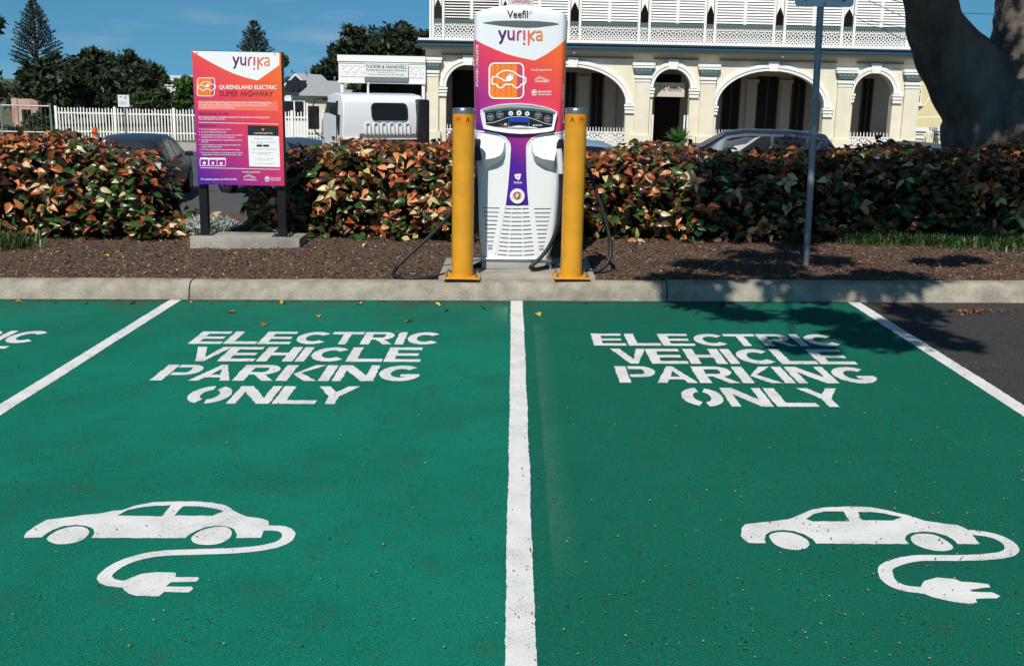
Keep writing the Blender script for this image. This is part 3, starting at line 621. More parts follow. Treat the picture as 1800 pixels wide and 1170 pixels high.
pts = [b_, at(986, 325, 8.57), at(985, 370, 8.56), at(978, 405, 8.55), at(966, 432, 8.54), at(951, 452, 8.52), at(937, 465, 8.5), at(933, 470.5, 8.5)]+[cz(943, 473), cz(960, 470), cz(985, 467), cz(1012, 473)]+[ground(1035, 478, .15), ground(1058, 473, .17), at(1071, 455, 8.62), at(1073.5, 435, 8.66), at(1069, 405, 8.7), at(1058, 365, 8.74), at(1044, 325, 8.78), at(1030, 285, 8.82), at(1010, 262, 8.85), at(985, 258, 8.85)]
MB().tube(cur(pts), .0168, 10).build('charging_cable', M_rub, chg, smooth=True, off=CB)
pts = [at(838, 262, 8.68), at(830, 285, 8.66), at(818, 325, 8.62), at(800, 362, 8.58), at(778, 392, 8.56), at(750, 420, 8.54), at(720, 447, 8.5), at(700, 467, 8.46)]+[ground(692, 481, .147), ground(702, 488, .147), ground(730, 489, .147), ground(765, 486, .15), ground(795, 478, .16), cz(822, 470), cz(845, 465)]
MB().tube(cur(pts), .0155, 10).build('charging_cable', M_rub, chg, smooth=True, off=CB)
a = at(836, 246, 8.64); 
MB().obox(at(838.5, 263, 8.66), (Vector((.03, 0, 0)), Vector((0, .05, 0)), Vector((.0, 0, .085)))).build('connector', M_black, chg, off=CB, bevel=.012)

# ------------------------------------------------------------------ bollards
M_yel = mat('yellow_paint', (.70, .315, .018), .42, .4, var=.22, vscale=5, coat=.08, detail=9, bump=.08, bscale=8)
M_ylab = mat('label_orange', (.66, .24, .01), .4, .4)
def bollard(px, label, rz):
    p = ground(px, 486.5, .156); zt_ = at(px, 189.5, p.y).z-p.z; r = .0835
    t = thing('bollard', label, 'bollard', p, rz, 'yellow bollards guarding the charger')
    MB().lathe([(r, .012), (r, zt_-.042)], n=32).build('post', M_yel, t, smooth=True).data.set_sharp_from_angle(angle=R(40))
    MB().box(-.14, .14, -.125, .125, 0, .0125).build('base_plate', M_yel, t, bevel=.003)
    for sx in (-1, 1):
        for sy in (-1, 1):
            b = MB(); b.lathe([(.014, .0125), (.014, .024)], (sx*.113, sy*.098, 0), 6); b.lathe([(.0075, .024), (.0075, .045)], (sx*.113, sy*.098, 0), 8); b.build('bolt', M_steel, t)
    MB().lathe([(r+.0015, zt_-.042), (r+.0015, zt_-.012), (r-.004, zt_-.003), (r*.6, zt_)], n=32).build('cap', mat('cap_metal', (.35, .35, .34), .25, .5, metal=.9), t, smooth=True).data.set_sharp_from_angle(angle=R(40))
    lab = MB().lathe([(r+.001, zt_-.13), (r+.001, zt_-.046)], n=32).build('warning_label', M_ylab, t, smooth=True)
    def cyl(x, z, off): a = x/r; return ((r+off)*math.sin(a), -(r+off)*math.cos(a), z)
    s = 1 if px < 900 else -1; zc = zt_-.088
    decal('warning_triangle', flat([[(s*.035-.019, zc-.021), (s*.035+.019, zc-.021), (s*.035, zc+.023)]]), cyl, .002, M_prk, lab)
    decal('warning_ring', flat(stroke(circle(-s*.035, zc+.004, .022, 16, .017), .003, 0, True)+stroke([(-s*.035-.011, zc+.004), (-s*.035+.011, zc+.007)], .011)+[rc(-s*.035-.024, zc-.026, -s*.035+.024, zc-.020)]), cyl, .002, mat('label_red', (.36, .07, .01), .5), lab)
    return t
bollard(812.5, 'yellow steel bollard left of the charger, black cable looping beside it', 0)
bollard(1003.5, 'yellow steel bollard right of the charger, in front of the hanging cable', R(3))

# ------------------------------------------------------------------ information sign
SY = 9.95
Q = [at(*q, SY) for q in ((333.5, 90), (493, 92.5), (498.5, 327), (348, 325))]
sl = (Q[0].x+Q[3].x)/2; sr = (Q[1].x+Q[2].x)/2; s_t = (Q[0].z+Q[1].z)/2; s_b = (Q[2].z+Q[3].z)/2
sb = Vector(((sl+sr)/2, SY+.03, bedz((sl+sr)/2, SY)-.01))
sign = thing('information_sign', 'red and purple charging information sign on two black posts in concrete', 'sign', sb)
W2 = (sr-sl)/2
MB().box(-W2, W2, 0, .018, s_b-sb.z, s_t-sb.z).build('board', grad_mat('sign_print', .38, .48, .55-.48*((s_b+s_t)/2-sb.z)), sign)
b = MB(); b.box(-W2+.01, W2+.012, .019, .045, s_b-sb.z+.01, s_t-sb.z+.006); b.build('backing_frame', M_black, sign, bevel=.003)
def smap(px, py, off):      # photo pixels on the board -> board surface
    u, w = .5, .5
    (x0, y0), (x1, y1), (x2, y2), (x3, y3) = (333.5, 90), (493, 92.5), (498.5, 327), (348, 325)
    for _ in range(8):
        lx = x0+(x3-x0)*w; rx = x1+(x2-x1)*w; u = (px-lx)/(rx-lx); ty = y0+(y1-y0)*u; by = y3+(y2-y3)*u; w = (py-ty)/(by-ty)
    return (-W2+2*W2*u+sb.x, sb.y-off, s_t+(s_b-s_t)*w)
def sdec(name, vf, off, m): return decal(name, vf, smap, off, m, sign, sb)
z5 = (9.75, 325, 80); z6 = (8.356, 325, 195)
sdec('white_panel', flat([Z([(98,96),(850,108),(1610,122),(1610,330),(1240,585),(1200,583),(1000,535),(800,470),(600,380),(400,280),(200,170),(105,115)], *z5)]), .0012, M_prw)
sdec('brand_lettering', flat(yurika(lambda x: 325+(800+(x-535)*650/740)/9.75, lambda y: 80+(195+(y-512)*210/230)/9.75, 1)), .0022, ramp_mat('sign_lettering_print', smap(407, 100, 0)[0]-sb.x, smap(474, 100, 0)[0]-sb.x))
emblem(None, sign, sb, lambda x: 325+(182+(x-325)*310/520)/9.75, lambda y: 80+(545+(y-5)*315/525)/9.75, 1, None, lambda nm, vf, off, m: sdec(nm, vf, off*.5, m))
def stext(s, x0, y0, x1, y1, zz, m, bold=.0, shear=0, off=.0022): return sdec('lettering', text2d(s, Z([(x0, y0)], *zz)[0]+Z([(x1, y1)], *zz)[0], bold, shear), off, m)
stext('QUEENSLAND ELECTRIC', 562, 668, 1565, 750, z5, M_prw, .022); stext('SUPER HIGHWAY', 572, 768, 1500, 862, z5, M_prd, .01)
sdec('text_panel', flat([Z([(200,935),(1580,945),(1585,1108),(205,1095)], *z5)]), .0012, mat('print_pale_red', (.80, .16, .11), .5))
small = [('From 1 July 2019, charges will apply for using this electric vehicle (EV) charging station.', 218, 950, 1475, 990, z5), ('To charge your EV, please download the Chargefox app and follow the instructions.', 220, 995, 1425, 1033, z5), ('Pricing can be found on the Chargefox app.', 225, 1035, 845, 1073, z5),
 ('After charging (maximum 1 hour) please move your EV to allow others to use the charging station.', 185, 66, 1240, 103, z6), ('The marked spaces are for EVs only.', 188, 100, 578, 130, z6),
 ('Use of this charging station is at your own risk.', 225, 252, 660, 278, z6), ('Use only as intended and with due care.', 227, 293, 600, 318, z6), ('No representations are made as to the amount, rate or quality of', 228, 335, 845, 362, z6), ('charging that may be provided by this charging point.', 230, 368, 730, 394, z6),
 ('Only cables and ports which are standards approved should', 232, 410, 832, 436, z6), ('be charged.', 234, 440, 335, 462, z6), ('For AC charging use your own charging cable or adaptor that', 236, 482, 808, 508, z6), ('supports the Mennekes socket.', 238, 513, 540, 538, z6), ('For DC fast charging use the cables attached to the charger.', 238, 552, 800, 578, z6), ('If you are not sure whether your vehicle supports AC or DC fast', 242, 598, 842, 622, z6), ('charging, please check your vehicle handbook before using.', 244, 628, 818, 652, z6),
 ('For assistance please call 1300 518 038.', 236, 992, 760, 1030, z6), ('Proudly supported by', 840, 882, 1098, 914, z6), ('Queensland', 1250, 970, 1395, 998, z6), ('Government', 1250, 1000, 1395, 1025, z6), ('Rockhampton', 862, 995, 1045, 1030, z6)]
for s, x0, y0, x1, y1, zz in small: stext(s, x0, y0, x1, y1, zz, M_prw, .012)
for s, x0, y0, x1, y1 in (('PARKING FEES WILL NOT APPLY', 188, 18, 640, 48), ('PLEASE NOTE', 192, 200, 440, 222)): stext(s, x0, y0, x1, y1, z6, M_prd, .015)
for q in ([(190,157),(1360,176),(1360,184),(190,165)], [(226,832),(1388,850),(1388,858),(226,840)]): sdec('rule', flat([Z(q, *z6)]), .002, M_prw)
for x, y in ((198,262),(202,303),(204,345),(208,418),(213,490),(216,562),(219,605)): sdec('bullet', flat([Z(circle(x, y, 6, 8), *z6)]), .002, M_prw)
sdec('app_notice', flat([Z([(915,350),(1370,358),(1388,818),(938,812)], *z6)]), .0016, M_prw)
sdec('app_header', flat([Z([(910,200),(1360,210),(1366,356),(914,350)], *z6)]), .0018, M_prk)
sdec('app_header_mark', flat([Z([(1135,285),(1112,258),(1120,245),(1136,252),(1152,245),(1158,258)], *z6)]), .0026, M_pro)
stext('CHARGEFOX', 1005, 304, 1280, 328, z6, M_prw, 0, 0, .0028)
gr = mat('print_grey', (.32, .32, .33), .5)
for s, x0, y0, x1, y1, m in (('Charging instructions', 1000, 385, 1290, 412, gr), ('STEP 1   DOWNLOAD THE CHARGEFOX APP', 968, 440, 1325, 455, gr), ('TO YOUR PHONE', 1040, 462, 1130, 475, gr), ('STEP 2   SELECT THE CHARGER', 968, 545, 1340, 560, gr), ('STEP 3   PLUG IN THE CABLE', 970, 597, 1280, 612, gr), ('AND START CHARGING', 1045, 620, 1210, 634, gr), ('For assistance with the app', 1015, 685, 1295, 699, gr), ('contact the helpline', 1055, 708, 1255, 722, gr), ('or visit the website', 1015, 760, 1295, 776, gr)): stext(s, x0, y0, x1, y1, z6, m, 0, 0, .0026)
sdec('store_badge', flat([Z(rrect(1042, 485, 1128, 516, 8), *z6), Z(rrect(1138, 485, 1226, 516, 8), *z6)]), .0026, M_prk)
sdec('socket_key', flat([Z(q, *z6) for q in stroke(rrect(220, 688, 342, 805, 14), 9, 6, True)+stroke(rrect(350, 690, 592, 806, 14), 9, 6, True)+[rc(222, 686, 340, 712), rc(352, 688, 590, 714)]+stroke([(468, 712), (468, 804)], 8, 0)+[circle(282, 766, 24, 10), rc(392, 748, 424, 786), circle(528, 770, 22, 10)]]), .002, M_prw)
sdec('council_logo', flat(arcs_logo(427.5, 307, .85)), .002, M_prw); sdec('state_crest', flat(crest(463.5, 308.5, 1.0)), .002, M_prw)
for x, y in ((172, 128), (1533, 148)):
    q = smap(*Z([(x, y)], *z5)[0], 0); MB().lathe([(.008, .002), (.008, -.003)], (q[0]-sb.x, q[1]-sb.y, q[2]-sb.z), 8, 'y').build('screw', M_grey, sign)
bl = at(333, 416, 9.88); brr = at(526, 418, 9.88); zc_ = bl.z-sb.z; pz0 = zc_
MB().box(bl.x-sb.x, brr.x-sb.x, -.10, .30, -.08, zc_).build('concrete_footing', M_conc, sign, bevel=.008)
for px, lab in ((358, 0), (495, 1)):
    x = at(px, 370, 10.03).x-sb.x
    MB().box(x-.038, x+.038, .046, .122, zc_+.008, s_t-sb.z-.05).build('post', M_black, sign, bevel=.004)
    pt = MB().box(x-.085, x+.085, .0, .165, zc_, zc_+.009).build('foot_plate', M_black, sign)
    for dx_ in (-.065, .065):
        for dy_ in (.02, .145): MB().lathe([(.009, zc_+.009), (.009, zc_+.03)], (x+dx_, dy_, 0), 6).build('bolt', M_steel, pt)

# ------------------------------------------------------------------ parking sign on its pole
pb = ground(1417, 463, .135); pt_ = at(1446.5, -60, pb.y-.05)
pole = thing('parking_sign', 'grey steel pole with white plate of two green arrows, right of the charger', 'sign', pb)
M_galv = mat('galvanised', (.30, .32, .33), .45, .5, metal=.55, var=.25, vscale=12)
top = (pt_-pb)*1.12
MB().tube([(0, 0, -.05), top*.5, top], .0275, 14).build('pole', M_galv, pole, smooth=True)
pc = at(1448.5, 12, pb.y-.09)-pb; w = .235
bx_ = MB().prism(rrect(pc.x-w, pc.z, pc.x+w, pc.z+.42, .03), pc.y, pc.y+.006).build('plate', mat('plate_white', (.62, .64, .66), .4, .4), pole)
def arrow(x, d): return [(x-d*.075, pc.z+.052), (x+d*.03, pc.z+.052), (x+d*.03, pc.z+.035), (x+d*.075, pc.z+.062), (x+d*.03, pc.z+.089), (x+d*.03, pc.z+.072), (x-d*.075, pc.z+.072)]
for d in (-1, 1): decal('arrow', flat([arrow(pc.x+d*.115, d)]), lambda x, z, off: (x, pc.y-off, z), .002, mat('arrow_green', (.02, .13, .03), .4), bx_)
MB().lathe([(.011, .004), (.011, -.006)], (pc.x+.0, pc.y, pc.z+.02), 8, 'y').build('bolt', M_grey, bx_)
# small plate over the charger
p = at(915.5, 11, 9.4); bzp = bedz(p.x, 9.4)
sp = thing('charging_plate_sign', 'small white plate with red CHARGING lettering standing above the charger', 'sign', (p.x, 9.4, bzp))
MB().tube([(0, .03, 0), (0, .03, p.z-bzp+.45)], .024, 12).build('pole', M_galv, sp, smooth=True)
hw_ = (at(938, 5, 9.4).x-at(893, 5, 9.4).x)/2
pp = MB().box(-hw_, hw_, -.004, .002, p.z-bzp-.02, p.z-bzp+.4).build('plate', mat('plate_white', (.62, .64, .66)), sp, bevel=.001)
decal('lettering', text2d('CHARGING', (-hw_*.72, p.z-bzp+.058, hw_*.72, p.z-bzp+.022), .01), lambda x, z, off: (x, -.004-off, z), .002, mat('print_plate_red', (.45, .04, .04), .5), pp)

# ------------------------------------------------------------------ hedge of copper leaf
def leafmat(name, col, col2, rough=.42, tr=.25):
    m = bpy.data.materials.new(name); m.use_nodes = True; n = m.node_tree.nodes; l = m.node_tree.links; b = n['Principled BSDF']
    b.inputs['Roughness'].default_value = rough; b.inputs['Specular IOR Level'].default_value = .45
    t = n.new('ShaderNodeNewGeometry'); q = n.new('ShaderNodeTexNoise'); q.inputs['Scale'].default_value = 14; q.inputs['Detail'].default_value = 3; l.new(t.outputs['Position'], q.inputs['Vector'])
    r = n.new('ShaderNodeMapRange'); r.inputs[1].default_value = .38; r.inputs[2].default_value = .64; l.new(q.outputs[0], r.inputs[0])
    mx = n.new('ShaderNodeMix'); mx.data_type = 'RGBA'; mx.inputs[6].default_value = (*col, 1); mx.inputs[7].default_value = (*col2, 1); l.new(r.outputs[0], mx.inputs[0]); l.new(mx.outputs[2], b.inputs['Base Color'])
    if tr:
        ts = n.new('ShaderNodeBsdfTranslucent'); l.new(mx.outputs[2], ts.inputs[0]); ms = n.new('ShaderNodeMixShader'); ms.inputs[0].default_value = tr
        l.new(b.outputs[0], ms.inputs[1]); l.new(ts.outputs[0], ms.inputs[2]); l.new(ms.outputs[0], n['Material Output'].inputs[0])
    return m
LM = [leafmat('leaf_green', (.030, .075, .018), (.060, .125, .028), .3), leafmat('leaf_bronze', (.20, .068, .024), (.075, .06, .02), .3), leafmat('leaf_red', (.50, .11, .035), (.22, .06, .02), .32),
      leafmat('leaf_salmon', (.78, .37, .17), (.62, .18, .06), .32), leafmat('leaf_cream', (.74, .58, .36), (.50, .46, .14), .35), leafmat('leaf_maroon', (.045, .018, .012), (.09, .03, .016), .3)]
def leaf_geo(L, W, fold, bend):
    """pointed oval leaf along +x, upper side +z"""
    st = [(0, .06), (.16, .62), (.36, 1.0), (.6, .82), (.82, .42), (1, 0)]
    v = []; f = []
    for t, w in st:
        x = t*L; zc = -bend*L*t*t
        v += [(x, -w*W/2, zc+fold*w*W/2), (x, 0, zc), (x, w*W/2, zc+fold*w*W/2)]
    for i in range(len(st)-1):
        a = i*3; f += [(a, a+3, a+4, a+1), (a+1, a+4, a+5, a+2)]
    return np.array(v), f
LG = [leaf_geo(1, w, fo, be) for w, fo, be in ((.58, .3, .4), (.64, .5, .2), (.5, .2, .6), (.6, .65, .45))]
def frame(d, nrm):
    d = np.array(d, float); d /= np.linalg.norm(d); nrm = np.array(nrm, float); nrm = nrm-d*np.dot(nrm, d); nrm /= (np.linalg.norm(nrm)+1e-9)
    return np.stack([d, np.cross(nrm, d), nrm], 1)
def hedge(name, label, x0, x1, y0, y1, topfn, dens, endr=True):
    mid = ((x0+x1)/2, y0+.4, bedz((x0+x1)/2, y0+.4)); t = thing(name, label, 'hedge', mid)
    leaves = []
    def lump(x, z): return .10*snoise(x*1.6, z*2.5)+.05*snoise(x*5, z*6, 2)
    def endx(z):                     # rounded ends
        return .10*snoise(z*3, 0, 1)
    H = x1-x0
    def add(x, y, z, nrm, L, tw=1.0, cl=None):
        nr = np.array(nrm)+RNG.normal(0, .36, 3); d = np.array((RNG.normal(0, .8), -.35+RNG.normal(0, .4), -.55+RNG.normal(0, .5)))
        if nrm[2] > .5: d = np.array((RNG.normal(0, 1), RNG.normal(-.3, 1), RNG.normal(.05, .3)))
        hz = (z-.13)/1.0
        if cl is None:
            wts = (.30+.24*(1-hz), .26, .11+.08*hz, .12+.04*math.sin(x*2.1), .05+.03*(1-hz), .06+.2*hz*hz) if nrm[2] < .62 else (.20, .28, .20, .08, .02, .22)
            pn = max(-.7, 1.3*snoise(x*1.9+3, z*3.1)); wts = np.array(wts)*np.array((1-.4*pn, 1, 1+.5*pn, 1+1.1*pn, 1+1.2*pn, 1)); cl = RNG.choice(6, p=wts/wts.sum())
        leaves.append((np.array((x, y, z)), frame(d, nr), L, cl, RNG.integers(4), nrm))
    nf = int(H*1.05*dens)
    i = 0
    while i < nf:
        x = RNG.uniform(x0, x1); u = RNG.random(); tz = topfn(x); z = bedz(x, y0)+.0+u*(tz-bedz(x, y0))
        e = min(x-x0, x1-x)
        rnd = .5*max(0, (u-.72)/.28)**2
        y = y0+lump(x, z)+rnd+RNG.exponential(.05)
        if endr and e < .35: y += .5*(1-e/.35)**2
        if u < .12 and RNG.random() < .5: i += 1; continue
        clump = RNG.random() < .022
        if clump:                    # a pale young rosette: leaves fanning round one tip
            base = RNG.choice([2, 3, 3, 4, 4]) if u < .75 else RNG.choice([2, 2, 3, 5])
            for k in range(RNG.integers(3, 6)):
                a = k*2.4+RNG.random(); d = np.array((math.cos(a), -.45, math.sin(a)*.8-.35)); c = np.array((x, y-.05, z))
                leaves.append((c+d*.01, frame(d, np.array((0, -1, .5))+RNG.normal(0, .3, 3)), RNG.uniform(.075, .12), base if RNG.random() < .4 else RNG.choice([0, 0, 1, 2, 3, 4]), RNG.integers(4), (0, -1, 0)))
            i += 3
        else: add(x, y, z, (0, -.85, .55), RNG.uniform(.05, .125)); i += 1
    for i in range(int(H*(y1-y0)*dens*.62)):
        x = RNG.uniform(x0, x1); y = RNG.uniform(y0+.1, y1); tz = topfn(x)+.05*snoise(x*3, y*3)
        e = min(x-x0, x1-x, y-y0+.1, y1-y+.2); tz -= .28*max(0, 1-e/.4)**2
        add(x, y, tz+RNG.uniform(-.05, .045), (0, -.25, 1), RNG.uniform(.07, .12))
    for xe, sg in ((x0, -1), (x1, 1)):
        for i in range(int((y1-y0)*1.0*dens*.8)):
            y = RNG.uniform(y0+.25, y1); u = RNG.random(); z = bedz(xe, y0)+u*(topfn(xe)-.1-bedz(xe, y0)); add(xe+sg*(endx(z)-.1*u), y, z, (sg*.8, -.3, .5), RNG.uniform(.07, .12))
    # the leaves that show largest are single parts, the rest one mass
    score = [(-(q[0][1]-y0)*.6+q[2]*6+(.12 if q[3] in (2, 3, 4) else 0)+(.0 if abs(q[0][0]-.4) < 3.6 else -.3)-abs(q[5][2]-.4)*.2+RNG.random()*.15-(1 if abs(q[0][0]) > 5.2 else 0)-(1 if abs(q[0][0]-.05) < .42 else 0)) for q in leaves]
    order = np.argsort(score)[::-1]; big = set(order[:290].tolist()); base = np.array(mid)
    cache = {}
    V = []; F = []; MI = []
    for i, (c, M3, L, cl, g_, _) in enumerate(leaves):
        gv, gf = LG[g_]
        if i in big:
            key = (cl, g_)
            if key not in cache:
                me = bpy.data.meshes.new('leaf'); me.from_pydata([tuple(q) for q in gv], [], gf); me.materials.append(LM[cl]); me.polygons.foreach_set('use_smooth', [True]*len(gf)); cache[key] = me
            o = bpy.data.objects.new('leaf', cache[key]); COL.objects.link(o); o.parent = t
            m4 = Matrix(((*(M3[0]*L), c[0]-mid[0]), (*(M3[1]*L), c[1]-mid[1]), (*(M3[2]*L), c[2]-mid[2]), (0, 0, 0, 1))); o.matrix_local = m4
        else:
            n = len(V)*18; V.append((gv*L)@M3.T+c-base); F += [tuple(k+n for k in q) for q in gf]; MI += [cl]*len(gf)
    o = mesh_np('foliage', np.concatenate(V), F, LM, MI, True, t); o['kind'] = 'stuff'
    # stems and the dark mass of twigs within
    b = MB()
    for i in range(int(H*9)):
        x = RNG.uniform(x0+.15, x1-.15); y = RNG.uniform(y0+.2, y1-.2); z0 = bedz(x, y)-.02; zt2 = topfn(x)-.12
        b.tube([(x, y, z0), (x+RNG.normal(0, .06), y+RNG.normal(0, .05), (z0+zt2)/2), (x+RNG.normal(0, .14), y+RNG.normal(0, .12), zt2)], [.012, .009, .004], 5, False)
    o = b.build('stems', mat('stem_bark', (.05, .035, .025), .9, .1), t, off=mid, fix=False); o['kind'] = 'stuff'
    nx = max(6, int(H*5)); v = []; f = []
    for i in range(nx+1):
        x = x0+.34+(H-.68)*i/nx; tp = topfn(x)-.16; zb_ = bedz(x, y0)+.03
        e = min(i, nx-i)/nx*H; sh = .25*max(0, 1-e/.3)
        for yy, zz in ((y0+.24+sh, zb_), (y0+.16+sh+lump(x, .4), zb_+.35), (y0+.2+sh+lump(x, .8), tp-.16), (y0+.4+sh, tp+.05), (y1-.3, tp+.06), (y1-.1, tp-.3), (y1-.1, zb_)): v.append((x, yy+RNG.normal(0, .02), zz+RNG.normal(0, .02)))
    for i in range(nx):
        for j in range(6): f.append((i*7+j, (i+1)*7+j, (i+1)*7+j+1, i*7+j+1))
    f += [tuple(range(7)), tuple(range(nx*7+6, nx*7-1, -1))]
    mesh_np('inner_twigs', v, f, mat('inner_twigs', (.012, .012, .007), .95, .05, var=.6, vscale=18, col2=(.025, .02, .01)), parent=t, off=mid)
    return t
def prof_top(tab, Y):
    xx = [at(a, b_, Y).x for a, b_ in tab]; zz = [at(a, b_, Y).z for a, b_ in tab]
    return lambda x: float(np.interp(x, xx, zz))-.03+.03*snoise(x*2.3+.4)
top_l = prof_top([(-600, 225), (0, 238), (60, 239), (120, 242), (165, 250), (200, 258), (245, 264), (275, 280), (296, 320), (310, 370)], 11.2)
top_m = prof_top([(430, 345), (450, 305), (480, 272), (520, 264), (560, 264), (600, 252), (625, 245), (660, 252), (700, 260), (760, 258), (830, 257), (1000, 264), (1045, 270), (1085, 258), (1110, 256), (1200, 264), (1300, 267), (1440, 267), (1500, 264), (1550, 256), (1600, 263), (1700, 267), (1800, 266), (2200, 275)], 11.2)
xl = at(322, 350, 10.6).x; xm = at(428, 350, 10.6).x
hedge('copper_leaf_hedge', 'copper leaf hedge at the far left, in front of the dark parked car', -7.2, xl, 10.32, 11.75, top_l, 390)
hedge('copper_leaf_hedge', 'long copper leaf hedge running behind the charger to the tree', xm, 7.6, 10.42, 11.9, top_m, 390)

# ------------------------------------------------------------------ grass, low plants, litter
def blades(name, label, spots, n, h, mats, parent=None):
    V = []; F = []; MI = []
    for i in range(n):
        cx_, cy_, rx, ry = spots[RNG.integers(len(spots))]; x = cx_+RNG.normal(0, rx); y = cy_+RNG.normal(0, ry); z = bedz(x, min(max(y, 8.4), 12.5)) if y < 12.6 else -1.19
        a = RNG.random()*6.28; hh = h*RNG.uniform(.5, 1.2); w = .004+.006*RNG.random(); lx, ly = math.cos(a), math.sin(a); lean = RNG.uniform(.1, 1.1)*hh; k = len(V)
        V += [(x-ly*w, y+lx*w, z-.01), (x+ly*w, y-lx*w, z-.01), (x+lx*lean*.4-ly*w*.8, y+ly*lean*.4+lx*w*.8, z+hh*.6), (x+lx*lean*.4+ly*w*.8, y+ly*lean*.4-lx*w*.8, z+hh*.6), (x+lx*lean, y+ly*lean, z+hh*(1-.25*lean/hh))]
        F += [(k, k+1, k+3, k+2), (k+2, k+3, k+4)]; MI += [RNG.integers(len(mats))]*2
    o = mesh_np(name, V, F, mats, MI); return prop(o, label, 'grass', kind='stuff')
GM = [leafmat('grass_green', (.035, .10, .018), (.06, .13, .03)), leafmat('grass_dark', (.02, .06, .012), (.03, .08, .02)), leafmat('grass_dry', (.16, .15, .06), (.10, .11, .04))]
blades('grass', 'green grass under the hedge at the right, below the tree', [(3.75, 10.25, .18, .08), (4.15, 10.25, .12, .1), (4.6, 10.15, .3, .15), (5.2, 10.1, .4, .2), (2.78, 10.32, .06, .04), (3.35, 10.3, .08, .05), (4.9, 10.2, .1, .1), (4.35, 10.3, .3, .06)], 3600, .12, [GM[0], GM[1], GM[1], GM[1], GM[2]])
blades('grass', 'green grass at the far left, at the foot of the hedge', [(-4.75, 9.95, .14, .12), (-4.9, 9.85, .2, .12), (-5.4, 9.8, .4, .15)], 2200, .14, GM)
blades('grass', 'grass behind the sign footing, between the two hedges', [(-2.75, 10.75, .16, .15), (-2.6, 10.6, .1, .1)], 1300, .10, GM)
# silver-leaved ground cover behind the sign
M_sil = leafmat('leaf_silver', (.42, .46, .42), (.25, .30, .26), .7, .1)
sv = []; sf = []; p = Vector((-3.0, 10.75, bedz(-3.0, 10.75)))
for i in range(900):
    a = RNG.random()*6.28; r_ = RNG.random()**.5; c = np.array((p.x+.33*r_*math.cos(a), p.y+.22*r_*math.sin(a), p.z+.12*(1-r_*r_)+RNG.uniform(0, .06)))
    M3 = frame((math.cos(a)+RNG.normal(0, .5), math.sin(a)+RNG.normal(0, .5), RNG.uniform(.3, 1.6)), RNG.normal(0, 1, 3)); gv, gf = LG[2]; k = len(sv)*18
    sv.append((gv*np.array((.055, .028, .055)))@M3.T+c); sf += [tuple(q+k for q in w_) for w_ in gf]
sp_ = thing('silver_shrub', 'low silvery grey ground-cover plant behind the sign footing', 'shrub', p)
o = mesh_np('foliage', np.concatenate(sv), sf, M_sil, None, True, sp_, p); o['kind'] = 'stuff'
b = MB()
for i in range(14): a = i*.45; b.tube([(0, 0, -.02), (.2*math.cos(a), .14*math.sin(a), .1)], [.006, .003], 5)
b.build('stems', mat('stem_bark', (.05, .035, .025)), sp_)
# single fallen leaves
fm = [leafmat('fallen_orange', (.55, .17, .03), (.40, .10, .02), .6, .1), leafmat('fallen_yellow', (.62, .42, .06), (.45, .28, .04), .6, .1), leafmat('fallen_brown', (.16, .07, .03), (.09, .04, .02), .7, .1)]
fme = []
for m in fm:
    for g_ in (0, 3):
        me = bpy.data.meshes.new('fallen_leaf'); me.from_pydata([tuple(q*.07+np.array((-.035, 0, .012))) for q in LG[g_][0]*np.array((1, 1, .8))], [], LG[g_][1]); me.materials.append(m); fme.append(me)
spots = [(35, 531), (97, 532), (232, 534), (335, 531), (372, 534), (405, 549), (465, 571), (495, 532), (500, 535), (632, 534), (703, 585), (718, 566), (785, 546), (945, 553), (770, 536), (1224, 552), (1270, 538), (1560, 540), (1548, 545), (1170, 540), (150, 534), (560, 556), (1030, 533), (850, 543)]
spots2 = [(45, 474, .135), (118, 460, .135), (187, 448, .135), (255, 440, .135), (278, 450, .135), (150, 436, .135), (640, 432, .135), (770, 430, .135), (660, 470, .135), (1045, 487, .135), (600, 455, .135), (1120, 430, .135), (1500, 478, .135), (1650, 470, .135)]
def ordinal(k): return '%d%s' % (k, {1: 'st', 2: 'nd', 3: 'rd'}.get(k if k < 20 else k % 10, 'th'))
cnt = {}
for sp in sorted(spots)+sorted(spots2):
    z_ = sp[2] if len(sp) > 2 else .006; p = ground(sp[0], sp[1], z_); ci = int(RNG.integers(6)); cname = ('orange', 'yellow', 'brown')[ci//2]
    o = link('fallen_leaf', fme[ci]); o.location = (p.x, p.y, (bedz(p.x, p.y)+.004) if z_ > .1 else gz(p.x)+.006); o.rotation_euler = (RNG.normal(0, .25), RNG.normal(0, .25), RNG.random()*6.28); s_ = RNG.uniform(.6, 1.15); o.scale = (s_, s_, s_)
    where = 'bark mulch' if z_ > .1 else ('green bays' if sp[0] < 1500 else 'bare asphalt by the kerb'); key = (cname, where); cnt[key] = cnt.get(key, 0)+1
    prop(o, '%s fallen leaf on the %s, %s such leaf from the left' % (cname, where, ordinal(cnt[key])), 'leaf', 'fallen leaves on the '+where)
# heap of orange leaves by the kerb on the right
V = []; F = []; MI = []
for i in range(75):
    p = ground(RNG.normal(1715, 26), RNG.normal(548, 1.6), .006); M3 = frame((RNG.normal(), RNG.normal(), RNG.normal(0, .25)), (0, 0, 1)); k = len(V)*18
    V.append(LG[RNG.integers(4)][0]*RNG.uniform(.018, .04)@M3.T+np.array((p.x, p.y, gz(p.x)+RNG.uniform(.005, .03)))); F += [tuple(q+k for q in w_) for w_ in LG[0][1]]; MI += [RNG.choice([0, 2, 2])]*10
prop(mesh_np('leaf_litter', np.concatenate(V), F, fm, MI), 'small drift of orange leaves against the kerb at the right', 'leaves', kind='stuff')
